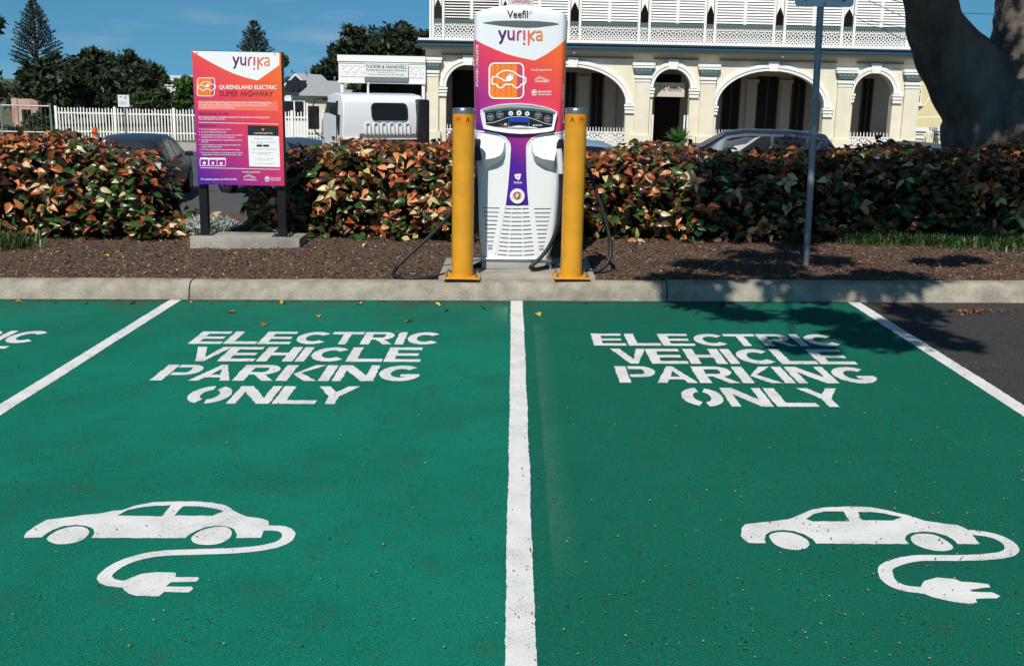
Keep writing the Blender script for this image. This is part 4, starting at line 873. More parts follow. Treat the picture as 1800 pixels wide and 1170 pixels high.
# berries dropped by the tree
ico = [(0,0,1),(.9,0,.2),(.28,.85,.2),(-.72,.53,.2),(-.72,-.53,.2),(.28,-.85,.2),(0,0,-.8)]
icf = [(0,i,i%5+1) for i in range(1,6)]+[(6,i%5+1,i) for i in range(1,6)]
V = []; F = []; MI = []
for i in range(1000):
    if RNG.random() < .72: px, py = 900+900*RNG.random()**.75, 560+600*RNG.random()
    else: px, py = 950*RNG.random(), 560+600*RNG.random()**.8
    p = ground(px, py, .012); r_ = RNG.uniform(.002, .0048); k = len(V)
    V += [(p.x+q[0]*r_, p.y+q[1]*r_, gz(p.x)+.011+r_*.7+q[2]*r_) for q in ico]; F += [tuple(j+k for j in w_) for w_ in icf]; MI += [RNG.choice(3, p=(.5, .3, .2))]*10
prop(mesh_np('fallen_berries', V, F, [mat('berry_red', (.16, .045, .04), .5), mat('berry_dark', (.03, .015, .015), .6), mat('berry_tan', (.36, .25, .14), .7)], MI, True), 'small red and brown berries scattered over the parking bays', 'berries', kind='stuff')

# ------------------------------------------------------------------ the two-storey building with arches
M_crm = mat('cream_render', (.75, .69, .54), .85, .2, var=.16, vscale=.9, detail=9, bump=.05, bscale=30)
M_wht = mat('white_trim', (.78, .77, .73), .6, .3)
M_blue = mat('blue_gutter', (.022, .072, .115), .5, .4)
M_sage = mat('sage_green', (.075, .125, .12), .6, .3)
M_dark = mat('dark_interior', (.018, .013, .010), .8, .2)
M_glass = mat('window_glass', (.012, .014, .016), .08, .6)
PY = 51.0
def PX(px): return at(px, 168+(px-777)*.0264, PY).x
def PZ(px, py): return at(px, py, PY).z
px0 = PX(748); px1 = PX(1612)
pub = thing('arcaded_hotel', 'cream two-storey building with white arches, louvred balcony and iron lace', 'building', ((px0+px1)/2, PY, -1.2))
PO = Vector(((px0+px1)/2, PY, -1.2))
def pbuild(b, name, m, parent=pub, **k): return b.build(name, m, parent, off=PO, **k)
zsp = PZ(777, 176); zcr = PZ(822, 114); zfr = PZ(800, 92); zg = -1.2; zfl = -.85
ARCH = [(784, 860), (910, 1100), (1147, 1212), (1260, 1448), (1498, 1568)]
ar = [(PX(a), PX(b)) for a, b in ARCH]
zbal = PZ(1184, 95); zrail = PZ(758, 39); 
holes = []; rings = []
for a, b in ar:
    c = (a+b)/2; h = (b-a)/2; rise = zcr-zsp if h > 1.5 else min(h, zcr-zsp)
    z0 = zcr-rise
    pts = [(a, zfl), (b, zfl), (b, z0)]+[(c+h*math.cos(R(t)), z0+rise*math.sin(R(t))) for t in range(10, 180, 10)]+[(a, z0)]
    holes.append(pts); rings.append((c, h, z0, rise))
wallp = [(px0, zg), (px1, zg), (px1, zbal), (px0, zbal)]
v2, f2 = flat([wallp], holes)
b = MB(); TH_ = .5
b.add([(x, PY, z) for x, z in v2], f2); b.add([(x, PY+TH_, z) for x, z in v2], f2)
for h in holes+[wallp]:
    n = len(h); b.add([(x, PY, z) for x, z in h]+[(x, PY+TH_, z) for x, z in h], [(i, (i+1)%n, (i+1)%n+n, i+n) for i in range(n)])
pbuild(b, 'arcade_wall', M_crm)
for (c, h, z0, rise) in rings:
    # moulded arch band, keystone and imposts
    b = MB(); N = 22; w = .30
    for ww, yy, k in ((0, .07, 0), (w*.45, .11, 0)):
        vs_ = []
        for i in range(N+1):
            t = math.pi*i/N; ca, sa = math.cos(t), math.sin(t)
            for r_, y_ in ((ww, PY+.01), (ww, PY-yy), (w if ww else w*.55, PY-yy), (w if ww else w*.55, PY+.01)): vs_.append((c+(h+r_)*ca, y_, z0+(rise+r_)*sa))
        fs = []
        for i in range(N):
            for j in range(4): fs.append((i*4+j, (i+1)*4+j, (i+1)*4+(j+1)%4, i*4+(j+1)%4))
        b.add(vs_, fs)
    arch = pbuild(b, 'arch_moulding', M_wht)
    kb = MB(); kb.prism([(c-.19, z0+rise-.02), (c+.19, z0+rise-.02), (c+.25, z0+rise+.42), (c-.25, z0+rise+.42)], PY-.17, PY+.02); pbuild(kb, 'keystone', M_wht, arch)
    for s in (-1, 1):
        xi = c+s*h; q = MB(); xa, xb = sorted((xi-s*.03, xi+s*.40))
        for dz, ex, hh in ((0, .04, .10), (-.14, .02, .10), (-.30, .0, .12)): q.box(xa-ex, xb+ex, PY-.10-ex, PY+.03, z0-.12+dz, z0-.12+dz+hh)
        pbuild(q, 'impost', M_wht, arch)
# pilasters with sage capitals
for a, bb in ((745, 774), (868, 900), (1112, 1144), (1226, 1258), (1466, 1497), (1583, 1615)):
    xa, xb = PX(a)+.08, PX(bb)-.08; zc = PZ((a+bb)/2, 101+(a-745)*.0255)
    pi_ = pbuild(MB().box(xa, xb, PY-.16, PY+.02, zg+.75, zc-.62), 'pilaster', M_crm)
    pbuild(MB().box(xa-.1, xb+.1, PY-.24, PY+.02, zg, zg+.75), 'pedestal', M_crm, pi_)
    pbuild(MB().box(xa-.04, xb+.04, PY-.22, PY+.03, zc-.7, zc-.56).box(xa-.02, xb+.02, PY-.19, PY+.03, zc-.85, zc-.78), 'necking', M_wht, pi_)
    pbuild(MB().prism([(xa-.02, zc-.52), (xb+.02, zc-.52), (xb+.03, zc-.42), (xb+.12, zc-.24), (xa-.12, zc-.24), (xa-.03, zc-.42)], PY-.27, PY+.03), 'capital', M_sage, pi_)
    pbuild(MB().box(xa-.17, xb+.17, PY-.32, PY+.03, zc-.13, zc+.0).box(xa-.14, xb+.14, PY-.295, PY+.03, zc-.24, zc-.15), 'abacus', M_wht, pi_)
    for kk in range(4): xx_ = xa+.05+(xb-xa-.1)*kk/3; pbuild(MB().lathe([(.05, -.30), (.075, -.26), (.05, -.2)], (xx_, PY, zc-.36), 8, 'y'), 'capital_leaf', mat('sage_light', (.14, .20, .185), .6), pi_)
# frieze, gutter, balcony deck
zc = PZ(1184, 107)
pbuild(MB().box(px0-.15, px1+.15, PY-.34, PY+.04, zbal-.02, zbal+.12), 'frieze', mat('frieze_cream', (.60, .50, .34), .8))
for a, bb in ((776, 866), (902, 1110), (1146, 1224), (1260, 1464), (1499, 1581)): pbuild(MB().box(PX(a), PX(bb), PY-.07, PY+.02, zbal-.26, zbal-.17), 'shadow_line', mat('shadow_brown', (.24, .17, .10), .8))  # brown bars: shadow lines of the panel trim, put into their colour
pbuild(MB().box(px0-.35, px1+.35, PY-.62, PY+.05, zbal+.12, zbal+.34), 'gutter', M_blue, bevel=.04)
pbuild(MB().box(px0-.30, px1+.30, PY-.60, PY+3.2, zbal+.36, zbal+.46), 'balcony_deck', M_wht)
pbuild(MB().box(px0-.38, px1+.38, PY-.68, PY-.45, zbal+.30, zbal+.37), 'gutter_rim', mat('gutter_dark', (.02, .035, .05), .5))
# iron lace: one casting repeated
zl0 = zbal+.48; zl1 = zrail; hL = zl1-zl0; pit = .325
st = []
for x in (-.25, .25): st += stroke(circle(x*pit, hL*.92, .052, 10), .026, 0, True)+stroke(circle(x*pit, hL*.06, .045, 8), .035, 0, True)
st += stroke(circle(0, hL*.52, .07, 12), .035, 0, True)+stroke([(0, hL*.60), (0, hL*.84)], .04, 0)+stroke([(-pit/2, hL*.80), (pit/2, hL*.80)], .04, 0)+stroke([(-pit/2, hL*.995), (pit/2, hL*.995)], .03, 0)
st += stroke([(-pit/2, hL*.14), (pit/2, hL*.14)], .03, 0)+stroke([(-pit*.5, hL*.40), (-.05, hL*.30), (0, hL*.43), (.05, hL*.30), (pit*.5, hL*.40)], .035, 6)
st += stroke([(-pit*.5, hL*.62), (-pit*.34, hL*.72), (-.06, hL*.62), (-pit*.3, hL*.50), (-pit*.5, hL*.44)], .032, 6)+stroke([(pit*.5, hL*.62), (pit*.34, hL*.72), (.06, hL*.62), (pit*.3, hL*.50), (pit*.5, hL*.44)], .032, 6)
st += stroke([(-pit*.5, hL*.20), (-pit*.2, hL*.28), (0, hL*.18), (pit*.2, hL*.28), (pit*.5, hL*.20)], .04, 6)+stroke([(-pit/2, hL*.14), (-pit/2, hL*.8)], .022, 0)
st += stroke([(-pit/2, hL*.003), (pit/2, hL*.003)], .03, 0)
def lace_mesh(name, st, m):
    v2, f2 = flat(st); n = len(v2); vs_ = [(x, -.012, z) for x, z in v2]+[(x, .012, z) for x, z in v2]; fs = [tuple(f) for f in f2]+[tuple(i+n for i in reversed(f)) for f in f2]
    ec = {}
    for f in f2:
        for i in range(3): e = (f[i], f[(i+1)%3]); ec[tuple(sorted(e))] = ec.get(tuple(sorted(e)), [])+[e]
    for k, e in ec.items():
        if len(e) == 1: a, c = e[0]; fs.append((a, c, c+n, a+n))
    me = bpy.data.meshes.new(name); me.from_pydata(vs_, [], fs); me.materials.append(m); return me
lace = lace_mesh('iron_lace', st, M_wht)
OPEN = [(764, 776), (882, 893), (1003, 1016), (1126, 1138), (1242, 1253), (1363, 1375), (1482, 1497), (1597, 1603)]
ty = lambda px: (px-777)*.0252
def UX(px): return at(px, 40+ty(px), PY-.4).x
fy = PY-.42
posts = []
for a, bb in OPEN: posts += [UX(a)-.085, UX(bb)+.085]
posts = [UX(757)]+posts; zT = 6.35
for x in posts: pbuild(MB().box(x-.055, x+.055, fy-.06, fy+.08, zl0-.02, zT), 'verandah_post', M_wht)
for i in range(len(posts)-1):
    a, bb = posts[i]+.075, posts[i+1]-.075; k = max(1, round((bb-a)/pit))
    for j in range(k):
        o = link('iron_lace', lace, pub); o.location = (a+(bb-a)*(j+.5)/k-PO.x, fy-PO.y, zl0-PO.z); o.scale = ((bb-a)/k/pit, 1, 1)
    r = pbuild(MB().box(a, bb, fy-.05, fy+.06, zl1, zl1+.13), 'rail', M_sage)
# louvred screens (slats of each screen are joined: each is under five pixels tall)
def louvre(a, bb, z0, z1, closed):
    b = MB(); n = int((z1-z0)/.118)
    for i in range(n):
        z = z0+(i+.5)*(z1-z0)/n
        if closed: b.obox(((a+bb)/2, fy+.03, z), (Vector(((bb-a)/2, 0, 0)), Vector((0, .03, .045)), Vector((0, -.007, .006))))
        else: b.obox(((a+bb)/2, fy+.03, z), (Vector(((bb-a)/2, 0, 0)), Vector((0, .034, .022)), Vector((0, -.004, .006))))
    o = pbuild(b, 'louvre_screen', M_wht); return o
for i in range(len(OPEN)-1):
    a, bb = UX(OPEN[i][1])+.12, UX(OPEN[i+1][0])-.12; mid_ = (a+bb)/2
    for x0_, x1_ in ((a, mid_-.07), (mid_+.07, bb)):
        o = louvre(x0_, x1_, zl1+.15, zT-.1, i > 0)
    pbuild(MB().box(mid_-.07, mid_+.07, fy-.03, fy+.06, zl1+.13, zT), 'mullion', M_wht)
for a, bb in OPEN:            # dark slit with a pointed head
    xa, xb = UX(a), UX(bb); c = (xa+xb)/2; zq = PZ(c and (a+bb)/2, 4+ty((a+bb)/2))
    pbuild(MB().prism([(xa, zT), (xa, zq-.25), (xa+.04, zq-.12), (c, zq+.12), (xb-.04, zq-.12), (xb, zq-.25), (xb, zT)], fy-.01, fy+.03), 'slit_head', M_wht)
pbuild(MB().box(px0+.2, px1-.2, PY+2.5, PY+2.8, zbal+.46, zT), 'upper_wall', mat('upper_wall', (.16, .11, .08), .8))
pbuild(MB().box(px0-.6, px1+.6, PY-.9, PY+12, zT, zT+.18), 'eaves', M_wht)
rb = MB(); rb.add([(px0-.7, PY-1, zT+.18), (px1+.7, PY-1, zT+.18), (px1+.7, PY+12, zT+.18), (px0-.7, PY+12, zT+.18), (px0+6, PY+5.5, zT+3), (px1-6, PY+5.5, zT+3)], [(0, 1, 5, 4), (1, 2, 5), (2, 3, 4, 5), (3, 0, 4)])
pbuild(rb, 'roof', mat('roof_iron', (.30, .31, .32), .5, .4))
# behind the arches: verandah floor, ceiling, inner wall with doors
IY = PY+2.6
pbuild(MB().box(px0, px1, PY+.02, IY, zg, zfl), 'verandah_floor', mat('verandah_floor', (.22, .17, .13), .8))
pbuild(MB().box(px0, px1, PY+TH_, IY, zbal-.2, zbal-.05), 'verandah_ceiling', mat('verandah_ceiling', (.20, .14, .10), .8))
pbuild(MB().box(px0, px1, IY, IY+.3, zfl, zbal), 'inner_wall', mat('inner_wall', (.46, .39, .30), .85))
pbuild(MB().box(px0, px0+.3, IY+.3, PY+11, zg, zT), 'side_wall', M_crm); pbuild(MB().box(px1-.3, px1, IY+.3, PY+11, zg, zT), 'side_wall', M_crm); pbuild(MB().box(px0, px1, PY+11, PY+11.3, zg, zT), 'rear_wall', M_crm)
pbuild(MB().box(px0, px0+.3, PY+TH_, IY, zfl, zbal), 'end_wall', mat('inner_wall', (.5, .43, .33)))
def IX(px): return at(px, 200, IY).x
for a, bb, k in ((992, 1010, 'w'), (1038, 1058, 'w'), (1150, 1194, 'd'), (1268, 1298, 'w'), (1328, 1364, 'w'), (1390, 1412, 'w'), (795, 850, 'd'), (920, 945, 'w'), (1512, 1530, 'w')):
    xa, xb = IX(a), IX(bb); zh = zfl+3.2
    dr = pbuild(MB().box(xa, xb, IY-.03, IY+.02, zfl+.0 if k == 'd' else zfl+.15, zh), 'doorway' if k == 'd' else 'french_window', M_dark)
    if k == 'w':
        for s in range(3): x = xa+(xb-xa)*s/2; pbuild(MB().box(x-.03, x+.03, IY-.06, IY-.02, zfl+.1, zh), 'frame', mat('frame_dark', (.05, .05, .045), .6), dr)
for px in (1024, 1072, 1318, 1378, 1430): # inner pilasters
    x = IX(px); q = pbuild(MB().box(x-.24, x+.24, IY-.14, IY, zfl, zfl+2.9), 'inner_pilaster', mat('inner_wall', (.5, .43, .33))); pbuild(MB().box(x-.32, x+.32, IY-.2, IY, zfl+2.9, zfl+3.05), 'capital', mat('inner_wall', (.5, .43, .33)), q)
# plate over the entrance
x0_, x1_ = PX(1152), PX(1206); zz = PZ(1180, 158)
pl_ = pbuild(MB().box(x0_, x1_, PY+.62, PY+.66, zz-.32, zz+.32), 'name_board', mat('board_cream', (.55, .50, .40), .7))
decal('lettering', text2d('T. & Nankivell', (x0_+.2, zz+.2, x1_-.15, zz-.08), .01), lambda x, z, off: (x, PY+.62-off, z), .004, mat('letter_dark', (.10, .09, .08), .6), pl_, PO)
# ground balustrades: cast panels with spikes
hB = PZ(1050, 232)-zfl; pb2 = .42
st = stroke([(-pb2/2, hB*.98), (pb2/2, hB*.98)], .05, 0)+stroke([(-pb2/2, .03), (pb2/2, .03)], .05, 0)+stroke([(-pb2/2, 0), (-pb2/2, hB)], .04, 0)
st += stroke([(-pb2/2, .05), (pb2/2, hB*.95)], .04, 0)+stroke([(pb2/2, .05), (-pb2/2, hB*.95)], .04, 0)+stroke(circle(0, hB*.5, .13, 12), .05, 0, True)+stroke(circle(0, hB*.82, .07, 8), .04, 0, True)+stroke(circle(0, hB*.18, .07, 8), .04, 0, True)
st += [[(x-.018, hB), (x+.018, hB), (x+.018, hB+.17), (x, hB+.24), (x-.018, hB+.17)] for x in (-.14, 0, .14)]+[circle(x, hB*.5, .05, 8) for x in (-.19, .19)]
lace2 = lace_mesh('cast_panel', st, M_wht)
for i in (0, 1, 3, 4):
    a, bb = ar[i]; k = round((bb-a)/pb2); k = max(1, k)
    for j in range(k):
        o = link('cast_panel', lace2, pub); o.location = (a+(bb-a)*(j+.5)/k-PO.x, .12, zfl-PO.z); o.scale = ((bb-a)/k/pb2, 1, 1)
a, bb = ar[2]
for x in (a+.02, bb-.08, bb-.22): pbuild(MB().box(x, x+.07, PY+.02, PY+.09, zg+.02, zfl+1.35), 'gate_post', M_wht)
pbuild(MB().box(a-.25, a-.02, PY-.5, PY+.02, zg, zg+.5), 'step_cheek', M_sage); pbuild(MB().box(bb+.02, bb+.9, PY-.5, PY+.02, zg, zg+.45), 'step_cheek', M_sage)
pbuild(MB().box(a, bb, PY-.5, PY+.02, zg, zg+.3), 'step', mat('red_step', (.35, .09, .05), .7))
# lamps under the gutter
for px in (1006, 1366): x = PX(px); pbuild(MB().lathe([(.03, -.12), (.06, -.06), (.03, 0)], (x, PY-.42, zbal+.04), 8), 'lamp', M_wht)
# pot plant at the door
pp = at(1190, 240, PY-.3); V = []; F = []
pot = thing('potted_palm', 'green potted plant at the doorway of the arcaded building', 'plant', (pp.x, PY-.9, zg+.0))
for i in range(60):
    a = RNG.random()*6.28; M3 = frame((math.cos(a), math.sin(a), RNG.uniform(.2, 2)), RNG.normal(0, 1, 3)); k = len(V)*18
    V.append(LG[2][0]*np.array((.7, .25, .7))@M3.T+np.array((0, 0, .45))); F += [tuple(q+k for q in w_) for w_ in LG[2][1]]
o = mesh_np('fronds', np.concatenate(V), F, GM[0], None, True, pot); o['kind'] = 'stuff'
MB().lathe([(.18, 0), (.26, .45)], n=14).build('pot', mat('pot_blue', (.04, .08, .12), .5), pot, smooth=True)

# ------------------------------------------------------------------ white awning with the funeral director's board
AY = 50.6
ax0, ax1 = at(595, 120, AY).x, at(748, 122, AY).x; az1, az0 = at(670, 98, AY).z, at(670, 147, AY).z
awn = thing('white_awning', 'white panelled awning fascia carrying a lettered board, beside the arcaded building', 'awning', ((ax0+ax1)/2, AY, -1.2)); AO = Vector(((ax0+ax1)/2, AY, -1.2))
def abuild(b, name, m, parent=awn, **k): return b.build(name, m, parent, off=AO, **k)
fas = abuild(MB().box(ax0, ax1, AY, AY+.25, az0, az1), 'fascia', mat('awning_white', (.74, .74, .72), .6))
abuild(MB().box(ax0-.04, ax1, AY-.07, AY, az1-.28, az1), 'cornice', M_wht, fas); abuild(MB().box(ax0-.03, ax1, AY-.05, AY, az0, az0+.1), 'bottom_rail', M_wht, fas); abuild(MB().box(ax0, ax1, AY-.03, AY, az1-.36, az1-.3), 'bead', M_wht, fas)
dm = lace_mesh('diamond_moulding', stroke([(0, -.22), (.16, 0), (0, .22), (-.16, 0)], .05, 0, True)+[circle(0, 0, .06, 8)]+stroke([(-.16, .24), (.16, .24)], .03, 0)+stroke([(-.16, -.24), (.16, -.24)], .03, 0), M_wht)
for px in (606, 620, 634, 726, 738):
    x = at(px, 130, AY).x; o = link('diamond_moulding', dm, fas); o.location = (x-AO.x, -.012, (az0+az1)/2-.08+1.2)
for px in (601, 744): x = at(px, 150, AY).x; abuild(MB().box(x-.07, x+.07, AY+.02, AY+.16, -1.2, az0), 'post', M_wht)
abuild(MB().box(ax0, ax1, AY+.25, AY+6, az1-.2, az1-.1), 'roof_sheet', M_grey)
abuild(MB().box(ax0, ax1, AY+6, AY+6.2, -1.2, az1-.2), 'rear_wall', mat('rear_dark', (.06, .05, .04), .9))
sx0, sx1 = at(641, 120, AY).x, at(718, 122, AY).x; sz1, sz0 = at(680, 113.5, AY).z, at(680, 136, AY).z
brd = abuild(MB().box(sx0, sx1, AY-.12, AY-.05, sz0, sz1), 'name_board', mat('board_white', (.66, .67, .66), .6)); abuild(MB().box(sx0, sx1, AY-.11, AY-.05, sz0-.2, sz0-.01), 'grey_strip', mat('strip_grey', (.16, .17, .18), .6), brd)
h_ = sz1-sz0; w_ = sx1-sx0
for s, x0_, y0_, x1_, y1_, bo in (('TUCKER & NANKIVELL', .03, .93, .97, .68, .02), ('Funeral and Cremation Directors', .05, .63, .96, .47, .01), ('Established over 100 years', .3, .40, .7, .31, 0), ('When you need help most, Ph. 4922 2008', .1, .25, .9, .12, 0)):
    decal('lettering', text2d(s, (sx0+w_*x0_, sz0+h_*y0_, sx0+w_*x1_, sz0+h_*y1_), bo), lambda x, z, off: (x, AY-.12-off, z), .004, mat('letter_slate', (.06, .07, .075), .6), brd, AO)

# ------------------------------------------------------------------ houses on the left, far roofs
def gable(name, label, x0, x1, y, d, z1, zr, wall, roof, cat='house', along='x'):
    o_ = Vector(((x0+x1)/2, y, -1.2)); t = thing(name, label, cat, o_)
    MB().box(x0, x1, y, y+d, -1.2, z1).build('wall', wall, t, off=o_)
    b = MB(); e = .35
    if along == 'x': b.prismx([(y-e, z1-.02), (y+d/2, zr), (y+d+e, z1-.02), (y+d+e, z1+.08), (y+d/2, zr+.12), (y-e, z1+.08)], x0-e, x1+e)
    else: b.prism([(x0-e, z1-.02), ((x0+x1)/2, zr), (x1+e, z1-.02), (x1+e, z1+.08), ((x0+x1)/2, zr+.12), (x0-e, z1+.08)], y-e, y+d+e)
    r = b.build('roof', roof, t, off=o_); return t, o_, r
def hwin(t, o_, x0, x1, y, z0, z1, frame_=None):
    w = MB().box(x0, x1, y-.04, y+.02, z0, z1).build('window', M_glass, t, off=o_)
    b = MB()
    for xa in (x0-.05, (x0+x1)/2-.03, x1-.02): b.box(xa, xa+.07, y-.08, y-.041, z0-.05, z1+.05)
    b.box(x0-.05, x1+.05, y-.085, y-.041, z1, z1+.07); b.box(x0-.05, x1+.05, y-.12, y-.041, z0-.08, z0)
    b.build('window_frame', frame_ or M_wht, w, off=o_)
M_wb = mat('weatherboard_white', (.70, .70, .67), .7, var=.1, vscale=2)
yy = 57; x0_, x1_ = at(497, 170, yy).x, at(548, 170, yy).x
t, o_, r = gable('white_house', 'white house with black solar panels on its gabled roof', x0_, x1_, yy, 7, at(520, 168, yy).z, at(520, 133, yy).z, M_wb, mat('roof_white', (.66, .66, .64), .5), along='y')
for px in (511, 522, 533):
    c = at(px, 152, yy-.3); MB().obox((c.x, yy-.45, c.z), (Vector((.17, 0, 0)), Vector((0, .02, 0)), Vector((.04*(px-522)/11, 0, .3)))).build('solar_panel', mat('solar_black', (.015, .016, .02), .25, .5), t, off=o_)
hwin(t, o_, at(500, 185, yy).x, at(535, 185, yy).x, yy, at(515, 205, yy).z, at(515, 178, yy).z)
MB().box(at(523, 130, yy).x-.05, at(523, 130, yy).x+.05, yy+2, yy+2.1, at(520, 140, yy).z, at(520, 120, yy).z).build('vent_pipe', M_galv, t, off=o_)
yy = 54; x0_, x1_ = at(541, 170, yy).x, at(603, 170, yy).x
t, o_, r = gable('cream_cottage', 'cream low building with pale grey sloping roof behind the truck', x0_, x1_, yy, 8, at(560, 168, yy).z, at(560, 146, yy).z, mat('cottage_cream', (.62, .56, .42), .8), mat('roof_grey', (.36, .37, .37), .5))
for i, px in enumerate((578,)): hwin(t, o_, at(568, 195, yy).x, at(590, 195, yy).x, yy, at(570, 212, yy).z, at(570, 198, yy).z)
MB().box(x0_, x1_, yy-.05, yy-.001, -1.2, -.75).build('base_band', M_sage, t, off=o_)
yy = 95; 
t, o_, r = gable('far_white_building', 'distant white building with flat pale roofs beyond the dark trees', at(258, 145, yy).x, at(312, 145, yy).x, yy, 10, at(285, 141, yy).z, at(285, 134, yy).z, M_wb, mat('roof_pale', (.60, .60, .58), .5))
hwin(t, o_, at(285, 145, yy).x, at(306, 145, yy).x, yy, at(295, 149, yy).z, at(295, 144, yy).z)
yy = 60
t, o_, r = gable('brown_roofed_house', 'low brown-roofed house at the far left edge', at(-160, 170, yy).x, at(-32, 170, yy).x, yy, 2.2, at(0, 172, yy).z, at(0, 143, yy).z, mat('house_dark', (.05, .045, .04), .8), mat('roof_brown', (.13, .085, .06), .8))
hwin(t, o_, at(-80, 190, yy).x, at(-50, 190, yy).x, yy, at(0, 205, yy).z, at(0, 182, yy).z)
# old brick wall with an opening
yy = 53; o_ = Vector((at(45, 230, yy).x, yy, -1.2)); t = thing('brick_ruin', 'short weathered red brick and render wall behind the pipe fence', 'wall', o_)
M_brk = mat('old_render', (.50, .43, .36), .9, .1, var=.6, vscale=1.6, col2=(.36, .13, .08), detail=6)
x0_, x1_ = at(23, 200, yy).x, at(68, 200, yy).x; zt2 = at(45, 174, yy).z
v2, f2 = flat([[(x0_, -1.2), (x1_, -1.2), (x1_, zt2-.15), (x1_-.4, zt2), (x0_, zt2)]], [rc((x0_+x1_)/2-.2, -1.1, (x0_+x1_)/2+.25, zt2-.5)])
b = MB(); b.add([(x, yy, z) for x, z in v2], f2); b.add([(x, yy+.3, z) for x, z in v2], f2); b.box(x0_-.02, x0_+.25, yy-.06, yy+.36, -1.2, zt2+.03); b.box(x1_-.25, x1_+.02, yy-.06, yy+.36, -1.2, zt2-.12)
b.build('wall_leaf', M_brk, t, off=o_)
for j in range(9):
    for i in range(7):
        x = x0_+.28+i*.24+(.12 if j % 2 else 0); z = -1.1+j*.22
        if x > x1_-.4 or abs(x+.1-(x0_+x1_)/2) < .45: continue
        MB().box(x, x+.22, yy-.02, yy+.02, z, z+.19).build('brick', mat('brick_red', (.30, .10, .06), .9, .1, var=.4, vscale=3), t, off=o_)

# ------------------------------------------------------------------ white picket fence, pipe fence, small street things
FY = 48.9
xs0, xs1 = at(100, 220, FY).x, at(600, 224, FY).x; zt_ = at(200, 193, FY).z; zb0 = -1.05
fo = Vector((xs0, FY, -1.06)); fen = thing('picket_fence', 'long white steel picket fence along the footpath on the left', 'fence', fo)
pk = MB().box(-.024, .024, -.018, .018, .06, zt_+.06+1.06).build('picket', M_wht, fen); n_ = int((xs1-xs0)/.138); pk.location = (0.138, 0, 0)
for i in range(2, n_):
    if (i % 19) == 0: continue
    o = pk.copy(); COL.objects.link(o); o.parent = fen; o.location = (i*.138, 0, random.choice([0, 0, 0, .0, -.02, .02])); 
for i in range(0, n_+1, 19): MB().box(-.055, .055, -.055, .055, 0, zt_+.12+1.06).build('post', M_wht, fen, bevel=.01).location = (i*.138, 0, 0)
for z in (zt_-.20, -.72): MB().box(0, n_*.138, .02, .07, z+1.06, z+1.06+.06).build('rail', M_wht, fen)
# hedge-like dark planting right behind the fence makes no difference to its outline: bare ground there
q = at(217, 178, FY-.1); ps = thing('fence_notice', 'small white notice fixed above the picket fence', 'sign', (q.x, FY-.08, -1.06))
nb = MB().box(-.25, .25, -.01, .01, q.z+1.06-.25, q.z+1.06+.27).build('plate', mat('plate_white', (.62, .64, .66)), ps)
MB().box(-.03, .03, .011, .05, 0, q.z+1.06-.1).build('post', M_galv, ps)
for rr_ in (rc(-.18, q.z+1.22, -.05, q.z+1.28), rc(.04, q.z+1.15, .14, q.z+1.28), rc(-.18, q.z+1.0, .16, q.z+1.03), rc(-.18, q.z+.92, .1, q.z+.95)): decal('notice_print', flat([rr_]), lambda x, z, off: (x, -.01-off, z), .003, mat('notice_grey', (.30, .30, .31), .6), nb)
mk = lowground(167, 268, -1.06); mk = Vector((at(167, 240, 45).x, 45, -1.06))
t = thing('marker_post', 'orange and white plastic marker post on the footpath before the pickets', 'marker post', mk); hz = at(167, 224, 45).z+1.06
MB().lathe([(.12, 0), (.12, hz*.45)], n=12).build('white_sleeve', M_wht, t, smooth=True); MB().lathe([(.12, hz*.45), (.11, hz)], n=12).build('orange_top', mat('marker_orange', (.75, .10, .02), .5), t, smooth=True)
po = Vector((at(50, 215, 46.5).x, 46.5, -1.06)); t = thing('pipe_fence', 'galvanised pipe fence frame at the far left', 'fence', po)
for px in (3, 90, -70): x = at(px, 215, 46.5).x-po.x; MB().tube([(x, 0, 0), (x, 0, at(px, 182, 46.5).z+1.06)], .045, 8).build('post', M_galv, t, smooth=True)
for py in (186, 232): z = at(45, py, 46.5).z+1.06; MB().tube([(at(-70, 200, 46.5).x-po.x, 0, z), (at(90, 200, 46.5).x-po.x, 0, z)], .035, 8).build('rail', M_galv, t, smooth=True)
b = MB(); 
for i in range(22): x = at(-70, 200, 46.5).x-po.x+i*.19; b.tube([(x, 0, .1), (x, 0, at(45, 187, 46.5).z+1.06)], .006, 4)
b.build('wire_mesh', M_galv, t)['kind'] = 'stuff'

# ------------------------------------------------------------------ vehicles
M_tyre = mat('tyre', (.015, .015, .015), .8, .2); M_rim = mat('alloy', (.45, .46, .47), .3, .5, metal=.9)
M_tint = mat('tinted_glass', (.010, .013, .016), .16, .3); M_lens = mat('lamp_clear', (.55, .56, .58), .15, .6); M_lred = mat('lamp_red', (.30, .015, .012), .2, .5)
SUV = [(-.50,.38,.84,.88),(-.492,.30,.96,1.02),(-.465,.26,.99,1.20),(-.41,.23,.99,1.45),(-.25,.21,.98,1.51),(0,.21,.97,1.51),(.10,.21,.96,1.45),(.25,.21,.96,1.06),(.31,.21,.95,1.0),(.42,.24,.90,.94),(.485,.30,.76,.80),(.5,.38,.66,.69)]
SEDAN = [(-.50,.38,.82,.86),(-.488,.30,.93,.98),(-.40,.26,.97,1.03),(-.34,.23,.97,1.06),(-.19,.21,.96,1.42),(-.05,.21,.95,1.47),(.06,.21,.95,1.43),(.23,.21,.94,1.03),(.29,.21,.93,.98),(.42,.24,.87,.91),(.485,.30,.74,.78),(.5,.38,.64,.67)]
